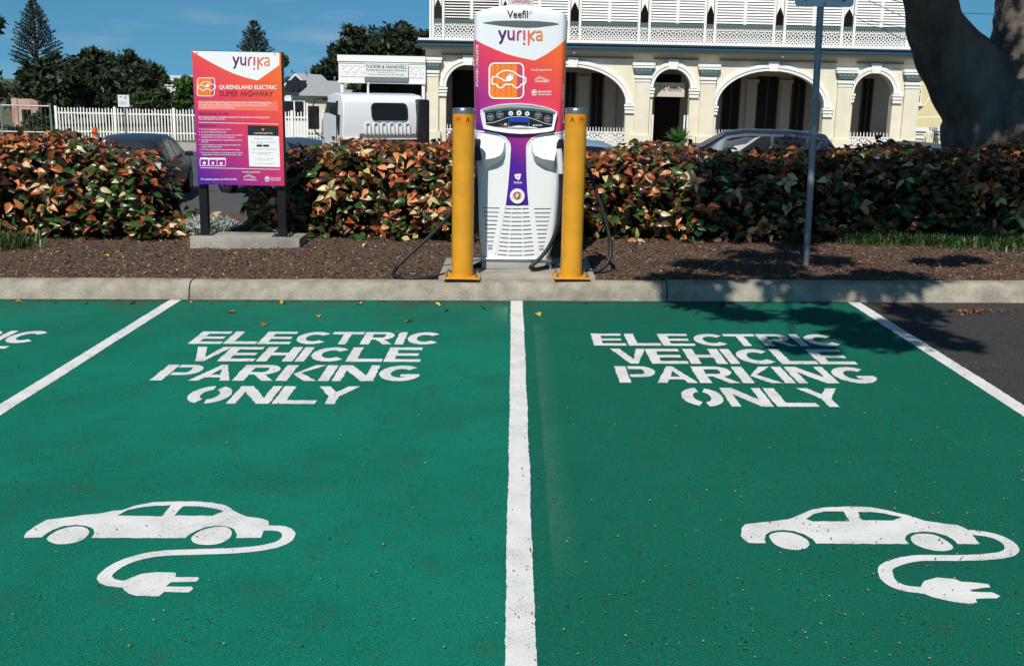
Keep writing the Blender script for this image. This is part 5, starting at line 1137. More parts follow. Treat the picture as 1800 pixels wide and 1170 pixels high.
def wheel(parent, x, y, r, side):
    s = 1 if side > 0 else -1
    w = MB().lathe([(r*.62, -.10), (r*.97, -.105), (r, -.06), (r, .06), (r*.97, .105), (r*.62, .10)], (x, y, r), 26, 'y').build('wheel', M_tyre, parent, smooth=True); w.data.set_sharp_from_angle(angle=R(50))
    b = MB(); yo = y+s*.07
    b.lathe([(r*.63, 0), (r*.66, s*.035), (r*.58, s*.035), (r*.55, 0)], (x, yo, r), 26, 'y'); b.lathe([(r*.15, 0), (r*.13, s*.03)], (x, yo, r), 12, 'y')
    for k in range(5):
        a = k*2*math.pi/5; c = Vector((x+math.cos(a)*r*.36, yo+s*.015, r+math.sin(a)*r*.36)); b.obox(c, (Vector((math.cos(a), 0, math.sin(a)))*r*.25, Vector((-math.sin(a), 0, math.cos(a)))*r*.07, Vector((0, .012, 0))))
    b.build('rim', M_rim, w)
def car(name, label, loc, heading, st, L, W, Hs, paint, extra=None):
    t = thing(name, label, 'car', loc, heading); S = Hs/1.5; sec = []
    xs = [q[0]*L for q in st]; zbt = [q[1]*S for q in st]; zbe = [q[2]*S for q in st]; zro = [q[3]*S for q in st]
    def wl(x): u = abs(x)/(L/2); return W/2*(1-.16*max(0, (u-.72)/.28)**2)
    def wr(x): k = min(1, max(0, (np.interp(x, xs, zro)-np.interp(x, xs, zbe)-.06)/.4)); return wl(x)*(.95-.20*k)
    v = []; f = []
    for x, a, be, ro in zip(xs, zbt, zbe, zro):
        w, r_ = wl(x), wr(x); half = [(w*.86, a), (w*.98, a+.16*S), (w, (a+be)/2+.05), (w*.965, be), (r_, max(be+.01, ro-.07)), (r_*.84, ro), (r_*.4, ro+.02)]
        v += [(x, y, z) for y, z in half]+[(x, -y, z) for y, z in reversed(half)]
    n = 14
    for i in range(len(xs)-1):
        for j in range(n): f.append((i*n+j, i*n+(j+1)%n, (i+1)*n+(j+1)%n, (i+1)*n+j))
    f += [tuple(range(n)), tuple(range(len(xs)*n-1, (len(xs)-1)*n-1, -1))]
    b = MB(); b.add(v, f); body = b.build('body', paint, t, smooth=True); body.data.set_sharp_from_angle(angle=R(32))
    def side(x, s, sg): be = np.interp(x, xs, zbe); ro = max(be+.01, np.interp(x, xs, zro)-.07); y = wl(x)*.965+(wr(x)-wl(x)*.965)*s+.008; return (x, sg*y, be+(ro-be)*s)
    cab = [x for x, be, ro in zip(xs, zbe, zro) if ro-be > .18]; xa, xb = min(cab), max(cab)
    i0 = xs.index(xa); i1 = xs.index(xb)
    cuts = [xa-.02*L, (xa+xb)/2-.13*L, (xa+xb)/2+.05*L, xb+.08*L] if st is SUV else [xa-.04*L, (xa+xb)/2-.02*L, xb+.08*L]
    for sg in (-1, 1):
        for c0_, c1_ in zip(cuts[:-1], cuts[1:]):
            xx = np.linspace(c0_+.035, c1_-.035, 7); pts = [side(x, .10, sg) for x in xx]+[side(x, .9, sg) for x in xx[::-1]]
            mesh_np('side_window', pts, [tuple(range(14))], M_tint, parent=t)
        MB().obox((xb+.14*L*.3, sg*(W/2+.09), np.interp(xb, xs, zbe)+.06), (Vector((.05, 0, 0)), Vector((0, .10, 0)), Vector((0, 0, .06)))).build('mirror', paint, t, bevel=.03)
        hnd = MB().box(cuts[1]+.08, cuts[1]+.26, sg*(W/2+.002)-.012, sg*(W/2+.002)+.012, np.interp(0, xs, zbe)-.17, np.interp(0, xs, zbe)-.14).build('door_handle', paint, t)
    for ia, ib, nm in ((i1, i1+1, 'windscreen'), (i0, i0-1, 'rear_window')):
        x0_, x1_ = xs[ia], xs[ib]; pts = []
        for x, z_, w_ in ((x0_, zro[ia]-.02, wr(x0_)*.80), (x1_, zro[ib]+.035, wl(x1_)*.84)): pts.append((x, z_, w_))
        d = Vector((pts[1][0]-pts[0][0], 0, pts[1][1]-pts[0][1])); nn = Vector((-d.z, 0, d.x)).normalized(); nn = nn if nn.z > 0 else -nn
        q = [Vector((x, sg*w_, z_))+nn*.02 for x, z_, w_ in pts for sg in (-1, 1)]
        b = MB(); b.add([q[0], q[1], q[3], q[2]]+[p_-nn*.04 for p_ in (q[0], q[1], q[3], q[2])], [(0,1,2,3), (7,6,5,4), (0,4,5,1), (1,5,6,2), (2,6,7,3), (3,7,4,0)]); b.build(nm, M_tint, t)
    for sg in (-1, 1):
        MB().obox((xs[0]+.07, sg*W*.37, zbe[1]-.06), (Vector((.09, 0, 0)), Vector((.03*-sg*0, .12, 0)), Vector((.0, 0, .085)))).build('tail_lamp', extra or M_lred, t, bevel=.03)
        MB().obox((xs[-2]-.03, sg*W*.36, zbe[-2]-.02), (Vector((.07, 0, 0)), Vector((0, .16, 0)), Vector((0, 0, .07)))).build('headlamp', M_lens, t, bevel=.03)
        for x in (-.30*L, .305*L): wheel(t, x, sg*(W/2-.10), .325*S, sg)
        for x in (-.30*L, .305*L): MB().lathe([(.37*S, -.006), (.37*S, .006)], (x, sg*(W/2-.005), .325*S), 24, 'y').build('wheel_arch', M_black, t)
    MB().box(xs[0]-.012, xs[0]+.05, -.27, .27, .55*S, .67*S).build('number_plate', mat('plate_pale', (.5, .5, .48), .5), t)
    MB().box(xs[0]-.02, xs[0]+.1, -W*.40, W*.40, .36*S, .44*S).build('bumper_strip', M_black, t)
    return t
def paintm(n, c): return mat(n, c, .38, .25, metal=.1, coat=.2)
lc = lowground(258, 362); p_dark = paintm('paint_charcoal', (.012, .016, .024))
car('parked_car', 'dark blue-grey hatchback parked tail-on behind the left hedge', (at(250, 300, 26.5).x, 26.6, -1.194), R(98), SUV, 4.3, 1.84, 1.50, p_dark, M_lens)
car('parked_car', 'slate-blue car with alloy wheel showing under the information sign', (at(500, 300, 27.5).x, 27.6, -1.194), R(137), SEDAN, 4.5, 1.8, 1.47, paintm('paint_slate', (.05, .07, .10)))
car('parked_car', 'blue four-wheel drive facing left, parked before the arcaded building', (at(1305, 260, 27.5).x, 27.5, -1.194), R(174), SUV, 4.7, 1.88, 1.86, paintm('paint_blue', (.014, .026, .05)))
car('parked_car', 'pale blue car whose roof shows just right of the charger', (at(1040, 260, 29.5).x, 29.5, -1.194), R(8), SEDAN, 4.4, 1.78, 1.47, paintm('paint_pale_blue', (.16, .23, .33)))
car('parked_car', 'dark sedan whose roof shows above the hedge left of the tree trunk', (at(1592, 265, 33).x, 33, -1.194), R(186), SEDAN, 4.6, 1.8, 1.46, paintm('paint_grey', (.08, .09, .10)))
# white cab-over truck, seen from behind
M_tw = mat('truck_white', (.70, .71, .71), .35, .5, coat=.3)
ty0 = 24.3; tp = Vector((at(676, 200, ty0).x, ty0, -1.194)); trk = thing('white_truck', 'white cab-over truck cab seen from behind, left of the charger', 'truck', tp, R(117))
def tz(py): return at(680, py, ty0).z+1.194
zc0, zc1 = tz(247), tz(166); Wt = .98
b = MB(); prof_ = [(0, zc0), (-.03, zc0+.5), (.03, zc1-.16), (.16, zc1-.02), (.6, zc1+.02), (1.15, zc1-.05), (1.3, zc1-.22), (1.5, zc1-.62), (1.58, .75), (.35, .75), (.3, zc0)]
n = len(prof_); vs_ = [(x, Wt*.955 if z > zc0+.55 else Wt, z) for x, z in prof_]+[(x, -Wt*.955 if z > zc0+.55 else -Wt, z) for x, z in prof_]
b.add(vs_, [tuple(range(n)), tuple(range(2*n-1, n-1, -1))]+[(i, i+n, (i+1)%n+n, (i+1)%n) for i in range(n)]); b.build('cab', M_tw, trk, bevel=.045, seg=3)
def rear(y, z, off): return (-.03+.06*max(0, z-zc0-.5)/(zc1-.16-zc0-.5)-off, y, z)
w0, w1 = .42, -.30
rw = decal('rear_window', flat([rrect(-.50, tz(211), .28, tz(183), .09)]), rear, .012, M_tint, trk)
decal('window_seal', flat([rrect(-.54, tz(213), .32, tz(181), .11)], [rrect(-.50, tz(211), .28, tz(183), .09)]), rear, .02, M_rub, trk)
for i in range(6):
    y = .40-i*.185; rb_ = MB()
    for sg in (-1, 1): rb_.box(-.055, -.01, y+sg*.05-.012, y+sg*.05+.012, tz(238), tz(217))
    rb_.box(-.055, -.01, y-.05, y+.05, tz(218), tz(215.5)); rb_.build('pressed_rib', M_tw, trk, bevel=.008)
MB().box(-.06, .02, -Wt*.96, Wt*.96, tz(245), tz(243)).build('lower_sill', M_tw, trk); MB().box(-.04, .015, -Wt*.93, Wt*.6, tz(242.5), tz(235)).build('shaded_channel', mat('channel_grey', (.12, .12, .12), .6), trk)
MB().box(.36, .375, Wt*.955, Wt+.014, zc0-.5, zc1-.16).build('door_seam', M_rub, trk)
MB().box(.5, .68, Wt, Wt+.03, zc0+.02, zc0+.06).build('door_handle', M_black, trk)
for y in (-.25, .05): MB().tube([(-.3, y, zc0-.25), (-.5, y+.1, zc0-.15), (-.6, y+.25, zc0-.32)], .03, 6).build('hose', M_galv, trk)
MB().box(-.10, .25, -Wt+.02, Wt-.02, zc0-.12, zc0-.02).build('cab_crossmember', mat('under_grey', (.05, .05, .05), .6), trk)
MB().box(-.16, .3, -Wt*1.04, -Wt*.76, .9, tz(174)).build('air_intake', M_black, trk, bevel=.05)
# left door with glass, handle strip, mirror
sidep = [(.42, zc0+.42), (.42, zc1-.20), (1.12, zc1-.20), (1.42, zc0+.42), (1.30, zc0+.25)]
mesh_np('door_window', [(x, Wt*.965+.012, z) for x, z in sidep], [tuple(range(5))], mat('cab_glass', (.018, .034, .034), .1, .5), parent=trk)
MB().box(.2, .28, Wt*.96, Wt+.012, zc0+.12, zc0+.55).build('door_vent', M_black, trk)
MB().box(1.12, 1.38, -Wt*.9, Wt*1.02, zc1-.17, zc1-.10).build('sun_visor', M_black, trk, bevel=.02)
mr = MB().box(1.30, 1.36, Wt+.10, Wt+.36, tz(232), tz(190)).build('mirror', M_black, trk, bevel=.025)
MB().tube([(1.32, Wt, tz(175)), (1.34, Wt+.18, tz(178)), (1.34, Wt+.24, tz(190))], .016, 6).build('mirror_arm', M_black, trk); MB().tube([(1.32, Wt, tz(248)), (1.34, Wt+.14, tz(242)), (1.34, Wt+.22, tz(232))], .016, 6).build('mirror_arm', M_black, trk)
MB().tube([(.5, .2, zc1), (.5, .2, zc1+.16), (.46, .2, zc1+.24)], .025, 6).build('roof_beacon_stem', M_wht, trk)
for y in (-.4, .4): MB().box(-3.2, .6, y-.04, y+.04, .72, .92).build('chassis_rail', M_black, trk)
for x in (1.0, -2.2):
    for sg in (-1, 1): wheel(trk, x, sg*.82, .38, sg)
rp = [at(752, 262, ty0-1.2), at(795, 226, ty0-1.2), at(812, 232, ty0-1.2), at(775, 268, ty0-1.2)]
ro_ = Vector((rp[0].x, ty0-1.2, -1.194)); rmp = thing('red_ramp', 'dark red sloping steel ramp rising behind the left bollard', 'ramp', ro_)
lo = Vector((rp[0].x-.45, ty0-1.2, -1.194)); hi = (rp[1]+rp[2])/2; d = (hi-lo); nn = Vector((-d.z, 0, d.x)).normalized()*.10
b = MB(); b.add([lo-nn, hi-nn, hi+nn, lo+nn]+[q+Vector((0, 1.4, 0)) for q in (lo-nn, hi-nn, hi+nn, lo+nn)], [(0,1,2,3), (7,6,5,4), (0,4,5,1), (1,5,6,2), (2,6,7,3), (3,7,4,0)]); b.build('ramp_deck', mat('ramp_red', (.16, .03, .025), .5), rmp, off=ro_, bevel=.01)
MB().box(hi.x-.05, hi.x+.05, ty0-1.1, ty0+.1, -1.194, hi.z-.05).build('ramp_leg', mat('ramp_red', (.16, .03, .025)), rmp, off=ro_)

# ------------------------------------------------------------------ church and gate at the right
cy0 = 60.0; M_yel2 = mat('church_yellow', (.70, .60, .34), .85, .2, var=.08, vscale=2)
x0_, x1_ = at(1601, 200, cy0).x, at(1668, 200, cy0).x; o_ = Vector(((x0_+x1_)/2, cy0, -1.2)); ch = thing('yellow_church', 'pale yellow church with pointed window between hotel and tree trunk', 'church', o_)
zt2 = at(1640, 108, cy0).z
MB().box(x0_-2, x1_+.3, cy0, cy0+9, -1.2, zt2).build('wall', M_yel2, ch, off=o_)
MB().prism([(x0_-2.6, zt2-.02), (x1_+.5, zt2-.02), ((x0_+x1_)/2-1.2, zt2+1.6)], cy0-.3, cy0+9.3).build('roof', mat('roof_iron', (.30, .31, .32)), ch, off=o_)
wx = at(1610.5, 170, cy0).x; wz0, wz1 = at(1610, 181, cy0).z, at(1610, 148, cy0).z
def gothic(w, z0, z1): return [(wx-w, z0), (wx+w, z0), (wx+w, z1-w*1.8), (wx+w*.6, z1-w*.7), (wx, z1), (wx-w*.6, z1-w*.7), (wx-w, z1-w*1.8)]
gw = MB().prism(gothic(.2, wz0, wz1), cy0-.03, cy0+.02).build('pointed_window', M_glass, ch, off=o_)
b = MB(); v2, f2 = flat([gothic(.27, wz0-.06, wz1+.12)], [gothic(.2, wz0, wz1)]); b.add([(x, cy0-.06, z) for x, z in v2], f2); b.box(wx-.2, wx+.2, cy0-.06, cy0-.035, wz0+.42, wz0+.47); b.box(wx-.2, wx+.2, cy0-.06, cy0-.035, wz0+.75, wz0+.79); b.box(wx-.32, wx+.32, cy0-.12, cy0-.0, wz0-.16, wz0-.06); b.build('window_frame', M_wht, gw, off=o_)
gy = 52.5
def gate_pillar(px, lab):
    x = at(px, 240, gy).x; t = thing('gate_pillar', lab, 'pillar', (x, gy, -1.2)); h = at(px, 224, gy).z+1.2
    MB().box(-.42, .42, -.4, .4, 0, h-.3).build('shaft', M_crm, t); MB().box(-.52, .52, -.5, .5, h-.3, h-.16).box(-.6, .6, -.58, .58, h-.16, h).build('cap', M_wht, t); MB().box(-.48, .48, -.46, .46, h*.62, h*.62+.14).build('band', M_wht, t)
gate_pillar(1601, 'cream gate pillar left of the white iron gate by the church'); gate_pillar(1661, 'cream gate pillar right of the white iron gate, beside the tree trunk')
gx0, gx1 = at(1614, 240, gy).x, at(1648, 240, gy).x; go = Vector(((gx0+gx1)/2, gy, -1.2)); gt = thing('iron_gate', 'white iron gate between two cream pillars by the church', 'gate', go)
k = 9
for i in range(k): x = gx0+(gx1-gx0)*i/(k-1)-go.x; MB().box(x-.02, x+.02, -.02, .02, .08, at(1630, 226, gy).z+1.2+.12*math.sin(math.pi*i/(k-1))).build('bar', M_wht, gt)
for z in (.25, at(1630, 232, gy).z+1.2): MB().box(gx0-go.x, gx1-go.x, .021, .06, z-.03, z+.03).build('rail', M_wht, gt)
ao = thing('scroll_arch', 'thin white scrolled iron arch above the church gate', 'arch', (go.x, gy+.3, -1.2)); aO = Vector((go.x, gy+.3, -1.2))
for pts in ([(1604, 207), (1612, 196), (1624, 186), (1634, 172), (1640, 169)], [(1664, 197), (1655, 190), (1647, 178), (1640, 169)]):
    MB().tube([q-aO for q in cur([at(*p_, gy+.3) for p_ in pts], 4)], .03, 6).build('scroll', M_wht, ao)
MB().tube([at(1604, 207, gy+.3)-aO, at(1660, 206, gy+.3)-aO], .03, 6).build('tie_bar', M_wht, ao)
for px in (1604, 1661): q = at(px, 205, gy+.3)-aO; MB().box(q.x-.04, q.x+.04, -.04, .04, 0, q.z).build('upright', M_wht, ao)

# ------------------------------------------------------------------ trees
def leafcloud(cent, rad, n, size, seed=0):
    """n small leaf-spray quads in a set of lumps; returns verts, faces"""
    rg = np.random.default_rng(seed); cent = np.array(cent); rad = np.array(rad).reshape(len(cent), -1)
    if rad.shape[1] == 1: rad = np.repeat(rad, 3, 1)
    w = rad.prod(1)**(2/3.); idx = rg.choice(len(cent), n, p=w/w.sum()); d = rg.normal(0, 1, (n, 3)); d /= np.linalg.norm(d, axis=1)[:, None]
    rr = rg.random(n)**.42; P = cent[idx]+d*rr[:, None]*rad[idx]*(1+.18*rg.normal(0, 1, (n, 1)))
    a = rg.normal(0, 1, (n, 3))+d*.8; a /= np.linalg.norm(a, axis=1)[:, None]; bb = np.cross(a, rg.normal(0, 1, (n, 3))); bb /= np.linalg.norm(bb, axis=1)[:, None]
    s = size*rg.uniform(.5, 1.3, (n, 1)); V = np.stack([P-a*s, P-bb*s*.42, P+a*s, P+bb*s*.42], 1).reshape(-1, 3)
    return V, [(4*i, 4*i+1, 4*i+2, 4*i+3) for i in range(n)]
TL = [leafmat('tree_dark', (.016, .030, .010), (.026, .042, .014), .6, .15), leafmat('tree_mid', (.03, .055, .016), (.045, .07, .02), .6, .15), leafmat('tree_bright', (.06, .12, .02), (.04, .09, .015), .6, .2), leafmat('tree_pine', (.018, .034, .018), (.028, .045, .022), .65, .05)]
M_bark = mat('bark', (.10, .08, .065), .9, .1, var=.4, vscale=6)
def tree(name, label, px, Y, blobs, n, size, mi, seed, gzv=-1.2, group=None):
    """blobs are (px, py, radius px) at distance Y"""
    mpp = Y*.975/FPX*1.0; base = Vector((at(px, 200, Y).x, Y, gzv)); t = thing(name, label, 'tree', base, 0, group)
    rg = np.random.default_rng(seed); C = []; Rr = []
    for a, b_, r_ in blobs:
        q = at(a, b_, Y); C.append((q.x, Y+rg.normal(0, .5)*r_*mpp, q.z)); Rr.append((r_*mpp, r_*mpp*.9, r_*mpp*.8))
        for k in range(5): an = rg.random()*6.28; C.append((q.x+math.cos(an)*r_*mpp*.85, Y+rg.normal(0, .6)*r_*mpp, q.z+math.sin(an)*r_*mpp*.7)); s = r_*mpp*rg.uniform(.25, .45); Rr.append((s, s, s*.8))
    V, F = leafcloud(C, Rr, n, size, seed); o = mesh_np('crown', V, F, TL[mi], None, False, t, base); o['kind'] = 'stuff'
    b = MB(); top_ = Vector(C[0]); th = Vector((base.x, Y, (base.z*.45+top_.z*.55)))
    b.tube([base-Vector((0, 0, .3)), base.lerp(th, .5)+Vector((.1, 0, 0)), th], [.28, .22, .17], 8)
    for c in C[::6]: b.tube([th, th.lerp(Vector(c), .5)+Vector((0, 0, .2)), Vector(c)], [.14, .09, .03], 6)
    b.build('trunk', M_bark, t, smooth=True, off=base, fix=False); return t
tree('broad_tree', 'broad dark tree left of the picket fence, in front of the taller pine', 90, 66, [(65, 150, 38), (110, 132, 40), (60, 178, 34), (120, 165, 42), (95, 115, 18)], 6500, .26, 0, 1)
tree('broad_tree', 'broad dark tree with the highest rounded crown behind the picket fence', 190, 68, [(165, 118, 34), (205, 125, 36), (155, 155, 44), (215, 160, 46), (160, 92, 12), (250, 135, 24), (228, 98, 8)], 7500, .26, 0, 2)
tree('sparse_tree', 'thin open-crowned tree at the right end of the dark trees', 262, 72, [(270, 128, 16), (250, 118, 14), (285, 138, 10), (262, 150, 14)], 900, .24, 1, 3)
tree('leafy_bush', 'olive green bush behind the fence, left of the sign', 285, 60, [(285, 176, 24), (255, 180, 20), (300, 190, 20)], 2600, .20, 1, 4)
tree('leafy_bush', 'bright green bush directly left of the information sign', 325, 58, [(328, 152, 20), (322, 178, 18), (345, 165, 20)], 2400, .17, 2, 5)
tree('round_tree', 'dark round tree with twin crowns above the white awning', 690, 82, [(640, 82, 40), (700, 72, 34), (742, 80, 30), (605, 92, 24), (620, 120, 22), (668, 110, 34), (720, 105, 36), (585, 118, 14), (705, 50, 12)], 9500, .27, 0, 6)
tree('round_tree', 'drooping dark tree edge left of the white awning, nearest the sign', 575, 80, [(585, 120, 20), (565, 130, 16), (575, 150, 16)], 1900, .24, 0, 8)
tree('small_tree', 'small grey-green tree just right of the information sign top', 498, 100, [(499, 102, 7), (497, 112, 8), (505, 150, 10)], 500, .25, 1, 9)
tree('leafy_bush', 'low dark shrubs under the white awning roof', 665, 55.6, [(620, 160, 14), (650, 162, 16), (690, 160, 14)], 1500, .16, 0, 10)
tree('leafy_bush', 'weedy green bush behind the pipe fence at far left', 60, 49.6, [(75, 225, 26), (20, 238, 18), (50, 240, 18)], 2200, .13, 1, 11)
# far belt of trees along the horizon
V = []; F = []; C = []; Rr = []
for i in range(150):
    x = -170+i*2.35+RNG.normal(0, .8); h = RNG.uniform(2.0, 3.6); C.append((x, 130+RNG.normal(0, 6), -1.2+h*.5)); Rr.append((2.6, 2.6, h*.62))
V, F = leafcloud(C, Rr, 24000, .55, 21); prop(mesh_np('far_woodland', V, F, TL[1]), 'low belt of far-off trees along the horizon', 'woodland', kind='stuff')
def norfolk(label, px, top, bot, Y, hwid, seed):
    rg = np.random.default_rng(seed); zt = at(px, top, Y).z; base = Vector((at(px, bot, Y).x, Y, -1.2)); H = zt+1.2; t = thing('norfolk_pine', label, 'tree', base)
    mpp = Y*.975/FPX; b = MB(); b.tube([(0, 0, -.3), (0, 0, H*.6), (0, 0, H)], [.30, .18, .04], 8); tr = b.build('trunk', M_bark, t, smooth=True)
    V = []; F = []; zlo = at(px, bot, Y).z+1.2; br = MB(); nw = 20
    for w in range(nw):
        u = w/(nw-1); z = zlo+(H-zlo)*u**.92; L = hwid*mpp*(1-u)**.75+.25; m_ = 7 if u < .8 else 5; a0 = rg.random()*6
        for k in range(m_):
            a = a0+k*6.283/m_+rg.normal(0, .12); Lb = L*rg.uniform(.75, 1.08); d = Vector((math.cos(a), math.sin(a), 0)); up = .28+.35*u
            p0 = Vector((0, 0, z)); p1 = p0+d*Lb*.55+Vector((0, 0, Lb*up*.35)); p2 = p0+d*Lb+Vector((0, 0, Lb*up))
            br.tube([p0, p1, p2], [.045, .03, .012], 4, False)
            ns = max(4, int(Lb*6.5))
            for s in range(ns):
                tt = .32+.68*s/ns; c = p0*(1-tt)**2+p1*2*tt*(1-tt)+p2*tt*tt
                for q in range(4):
                    dv = np.array((d.x, d.y, .55))*.5+rg.normal(0, .42, 3); dv /= np.linalg.norm(dv); sd = np.cross(dv, rg.normal(0, 1, 3)); sd /= np.linalg.norm(sd); ln = .30*rg.uniform(.6, 1.1); cc = np.array(c); n = len(V)
                    V += [cc, cc+dv*ln*.5+sd*.055, cc+dv*ln, cc+dv*ln*.5-sd*.055]; F.append((n, n+1, n+2, n+3))
    o = mesh_np('crown', V, F, TL[3], None, False, t); o['kind'] = 'stuff'
    br.build('branches', M_bark, t, fix=False)['kind'] = 'stuff'
norfolk('tall tiered Norfolk pine at far left rising above the dark trees', 66, 5, 118, 110, 44, 31)
norfolk('smaller tiered Norfolk pine whose top shows above the information sign', 449, 40, 130, 120, 36, 32)
# twig that hangs into the picture at the left edge, from a tree outside
tb = Vector((-13.6, 20.5, -1.2)); lt_ = thing('street_tree', 'leafy twig of a tree at the far left edge', 'tree', tb)
b = MB(); tip = at(8, 45, 20); b.tube([tb-Vector((0, 0, .3)), tb+Vector((.2, 0, 2.6)), tb+Vector((1, -.3, 4.2))], [.22, .17, .11], 8); b.tube([tb+Vector((1, -.3, 4.2)), (tb+Vector((1.6, -.4, 4.6))), Vector((at(-120, 10, 20.3).x, 20.2, at(-120, -30, 20.3).z)), Vector((at(-20, 30, 20).x, 20, at(-20, 25, 20).z)), tip], [.09, .07, .04, .02, .008], 6)
b.build('trunk', M_bark, lt_, smooth=True, off=tb, fix=False)
C = [tb+Vector((1, -.2, 5.6)), tb+Vector((-.6, .3, 6)), tb+Vector((.4, .6, 6.8))]; V, F = leafcloud([tuple(c) for c in C]+[tuple(at(-14, 40, 20)), tuple(at(-3, 42, 20)), tuple(at(2, 58, 20))], [(1.6,)*3, (1.7,)*3, (1.4,)*3, (.16,)*3, (.09,)*3, (.05,)*3], 2600, .14, 41)
V2, F2 = leafcloud([tuple(at(-10, 35, 20)), tuple(at(0, 38, 20)), tuple(at(-4, 55, 20))], [(.14,)*3, (.08,)*3, (.06,)*3], 70, .10, 42)
nV = len(V); o = mesh_np('crown', np.concatenate([V, V2]), F+[tuple(i+nV for i in f) for f in F2], TL[0], None, False, lt_, tb); o['kind'] = 'stuff'

# ---- the big spreading tree on the right
def trunk_mesh(name, chains, voxel, m, parent, off):
    b = MB()
    for pts, rad in chains: b.tube(pts, rad, 16)
    o = b.build('trunk_tmp', m, None, fix=True); md = o.modifiers.new('r', 'REMESH'); md.mode = 'VOXEL'; md.voxel_size = voxel
    sm = o.modifiers.new('s', 'SMOOTH'); sm.iterations = 6; sm.factor = .5
    dg = bpy.context.evaluated_depsgraph_get(); me = bpy.data.meshes.new_from_object(o.evaluated_get(dg)); bpy.data.objects.remove(o)
    me.name = name
    for q in me.vertices:
        p_ = q.co; k = .022*math.sin(p_.z*3.1+p_.x*2)+.02*math.sin(math.atan2(p_.y-TY, p_.x-TX)*7+p_.z*1.3)+.012*math.sin(p_.z*9+p_.x*11+2*math.sin(p_.z*4))+.010*math.sin(math.atan2(p_.y-TY, p_.x-TX)*23+2.5*math.sin(p_.z*2.1))+.007*math.sin(p_.z*31+p_.x*17+p_.y*13)
        d = Vector((p_.x-TX, p_.y-TY, 0)); d = d.normalized() if d.length > .01 else d; q.co = p_+d*k-Vector(off)
    me.polygons.foreach_set('use_smooth', [True]*len(me.polygons)); me.materials.clear(); me.materials.append(m); return link(name, me, parent)
TY = 12.75; MP = TY*.975/FPX
def tp_(px, py, dy=0): return at(px, py, TY+dy)
base = tp_(1800, 420); TX = base.x; base.z = .05+gz(base.x)
fig = thing('spreading_tree', 'big grey-trunked forked tree at the right, its crown shading the hedge', 'tree', base)
M_fig = mat('fig_bark', (.19, .155, .125), .9, .15, var=.55, vscale=3.2, col2=(.07, .055, .042), detail=10, bump=1.0, bscale=30, stretch=(1, 1, .45))
a_ = [(base-Vector((0, 0, .2)), 1.0), (tp_(1797, 330), .84), (tp_(1792, 268), .78), (tp_(1772, 195), .74), (tp_(1757, 155), .6), (tp_(1750, 140), .35)]
l_ = [(tp_(1745, 190), .52), (tp_(1700, 135, -.05), .46), (tp_(1668, 92, -.1), .375), (tp_(1642, 40, -.25), .30), (tp_(1628, -20, -.5), .27), (tp_(1600, -140, -1.0), .23), (tp_(1540, -300, -2.2), .18)]
r_ = [(tp_(1785, 190), .55), (tp_(1812, 120), .52), (tp_(1826, 60), .50), (tp_(1838, 0, .1), .49), (tp_(1850, -80, .2), .40), (tp_(1900, -260, .3), .28)]
chains = [([p_[0] for p_ in c], [p_[1] for p_ in c]) for c in (a_, l_, r_)]
trunk_mesh('trunk', chains, .04, M_fig, fig, base)
# shade patches asked of the crown: (point on the ground or hedge, radius)
tg = []; wide = 1.3
for px, py, r_ in ((1195, 520, .16), (1235, 532, .18), (1290, 548, .16), (1325, 552, .12), (1425, 520, .17), (1440, 552, .2), (1480, 560, .18), (1545, 515, .22), (1590, 510, .22), (1610, 545, .2), (1500, 585, .17), (1560, 598, .2), (1395, 604, .15), (1440, 610, .1), (1640, 585, .14), (1690, 603, .12), (1585, 570, .15)): tg.append((ground(px, py, .02), r_*wide))
for px, py, r_ in ((1230, 462, .2), (1300, 468, .25), (1360, 470, .2), (1190, 486, .22), (1250, 490, .2), (1450, 455, .22), (1500, 492, .2), (1540, 478, .16), (1650, 460, .18), (1390, 490, .25), (1440, 495, .2), (1330, 448, .25), (1700, 455, .15)): tg.append((ground(px, py, .14), r_*wide))
rg = np.random.default_rng(77)
for i in range(175):
    px = 1225+575*rg.random()**.9; py = rg.uniform(262, 425)
    if px < 1290 and rg.random() < .6: continue
    tg.append((at(px, py, 10.55), rg.uniform(.14, .26)))
for i in range(46): px = rg.uniform(1270, 1800); tg.append((at(px, 262, 11.3), rg.uniform(.2, .35)))
for i in range(62): px = rg.uniform(1600, 1800); py = rg.uniform(-10, 265); tg.append((tp_(px, py, -.6), rg.uniform(.12, .22)))
for i in range(12): tg.append((at(1430, rg.uniform(0, 330), 9.1), .12))
C = []; Rr = []
ng = 30
for ti, (p_, r_) in enumerate(tg):
    h = rg.uniform(4.3, 5.6) if ti < ng else rg.uniform(5.0, 7.6); tt = (h-p_.z)/SUN.z; c = p_+SUN*tt; C.append(tuple(c)); Rr.append((r_, r_, r_*.6))
nsh = len(C)
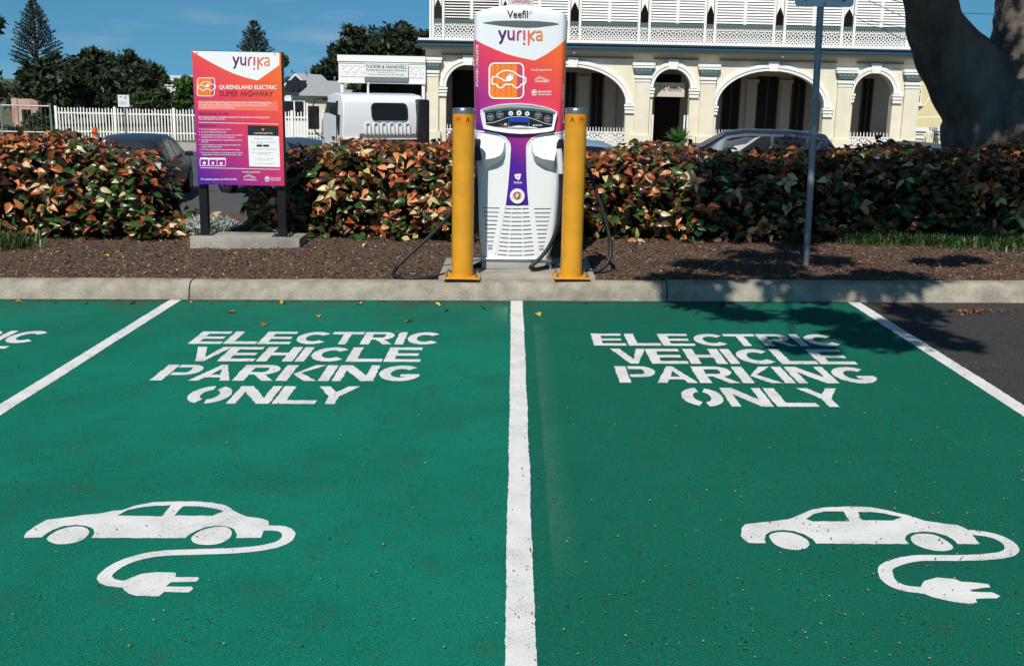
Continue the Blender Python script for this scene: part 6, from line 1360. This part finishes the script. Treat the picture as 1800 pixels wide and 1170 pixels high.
for i in range(300):          # the rest of the crown, out over the tree itself
    an = rg.random()*6.28; q = rg.random()**.5*7.5; c = (TX+1.5+math.cos(an)*q, TY+1.5+math.sin(an)*q, rg.uniform(5.4, 9.0)-.03*q*q)
    sh = Vector(c)-SUN*((c[2]-.5)/SUN.z)
    if sh.x < 3.2 and sh.y < 12.4: continue
    C.append(c); Rr.append((.7, .7, .45))
V = []; F = []; V, F = [], []
for k, (c, r_) in enumerate(zip(C, Rr)):
    n_ = int((30+1100*r_[0]*r_[0])*(2.2 if k < ng else 1)) if k < nsh else 150
    v_, f_ = leafcloud([c], [r_], n_, .085, 500+k); nb_ = sum(len(q) for q in V); V.append(v_); F += [tuple(i+nb_ for i in f) for f in f_]
o = mesh_np('crown', np.concatenate(V), F, TL[1], None, False, fig, base); o['kind'] = 'stuff'
b = MB(); hub = [l_[-1][0], chains[2][0][-1]]
hubs = []; l_end = chains[1][0][-1]; r_end = chains[2][0][-1]
for k in range(9):
    grp = [Vector(c) for c in C[k::9]]; 
mainpts = [Vector((1.2, 4.6, 6.0)), Vector((3.0, 5.4, 6.4)), Vector((.3, 7.0, 6.3)), Vector((4.6, 7.2, 6.6)), Vector((8.5, 12, 7.6)), Vector((6.5, 16, 7.6))]
for q in mainpts:
    src = l_end if q.x < 6 else r_end
    b.tube([src, src.lerp(q, .5)+Vector((0, 0, .7)), q], [.16, .10, .05], 8)
for c in C[::3]:
    c = Vector(c); q = min(mainpts, key=lambda m_: (m_-c).length)
    b.tube([q, q.lerp(c, .5)+Vector((0, 0, .15)), c], [.03, .018, .006], 4, False)
b.build('limbs', M_fig, fig, smooth=True, off=base, fix=False)

# ---- overhead wires at the right
def wire(label, a, c, sag=.25):
    p0, p1 = a, c; pts = [p0.lerp(p1, t/10)-Vector((0, 0, sag*4*(t/10)*(1-t/10))) for t in range(11)]
    o = MB().tube([q-pts[0] for q in pts], .014, 5).build('overhead_wire', M_rub, None); o.location = pts[0]; prop(o, label, 'wire')
wire('thin black overhead wire crossing the sky behind the tree fork', at(1560, 18, 58), at(2100, 30, 58), .1)
wire('black wire slanting down the louvred balcony towards the tree', at(1505, -10, 49.8), at(1640, 52, 49.8), .05)
wire('short upper black wire crossing the right end of the balcony', at(1530, -8, 49.7), at(1650, 16, 49.7), .03)
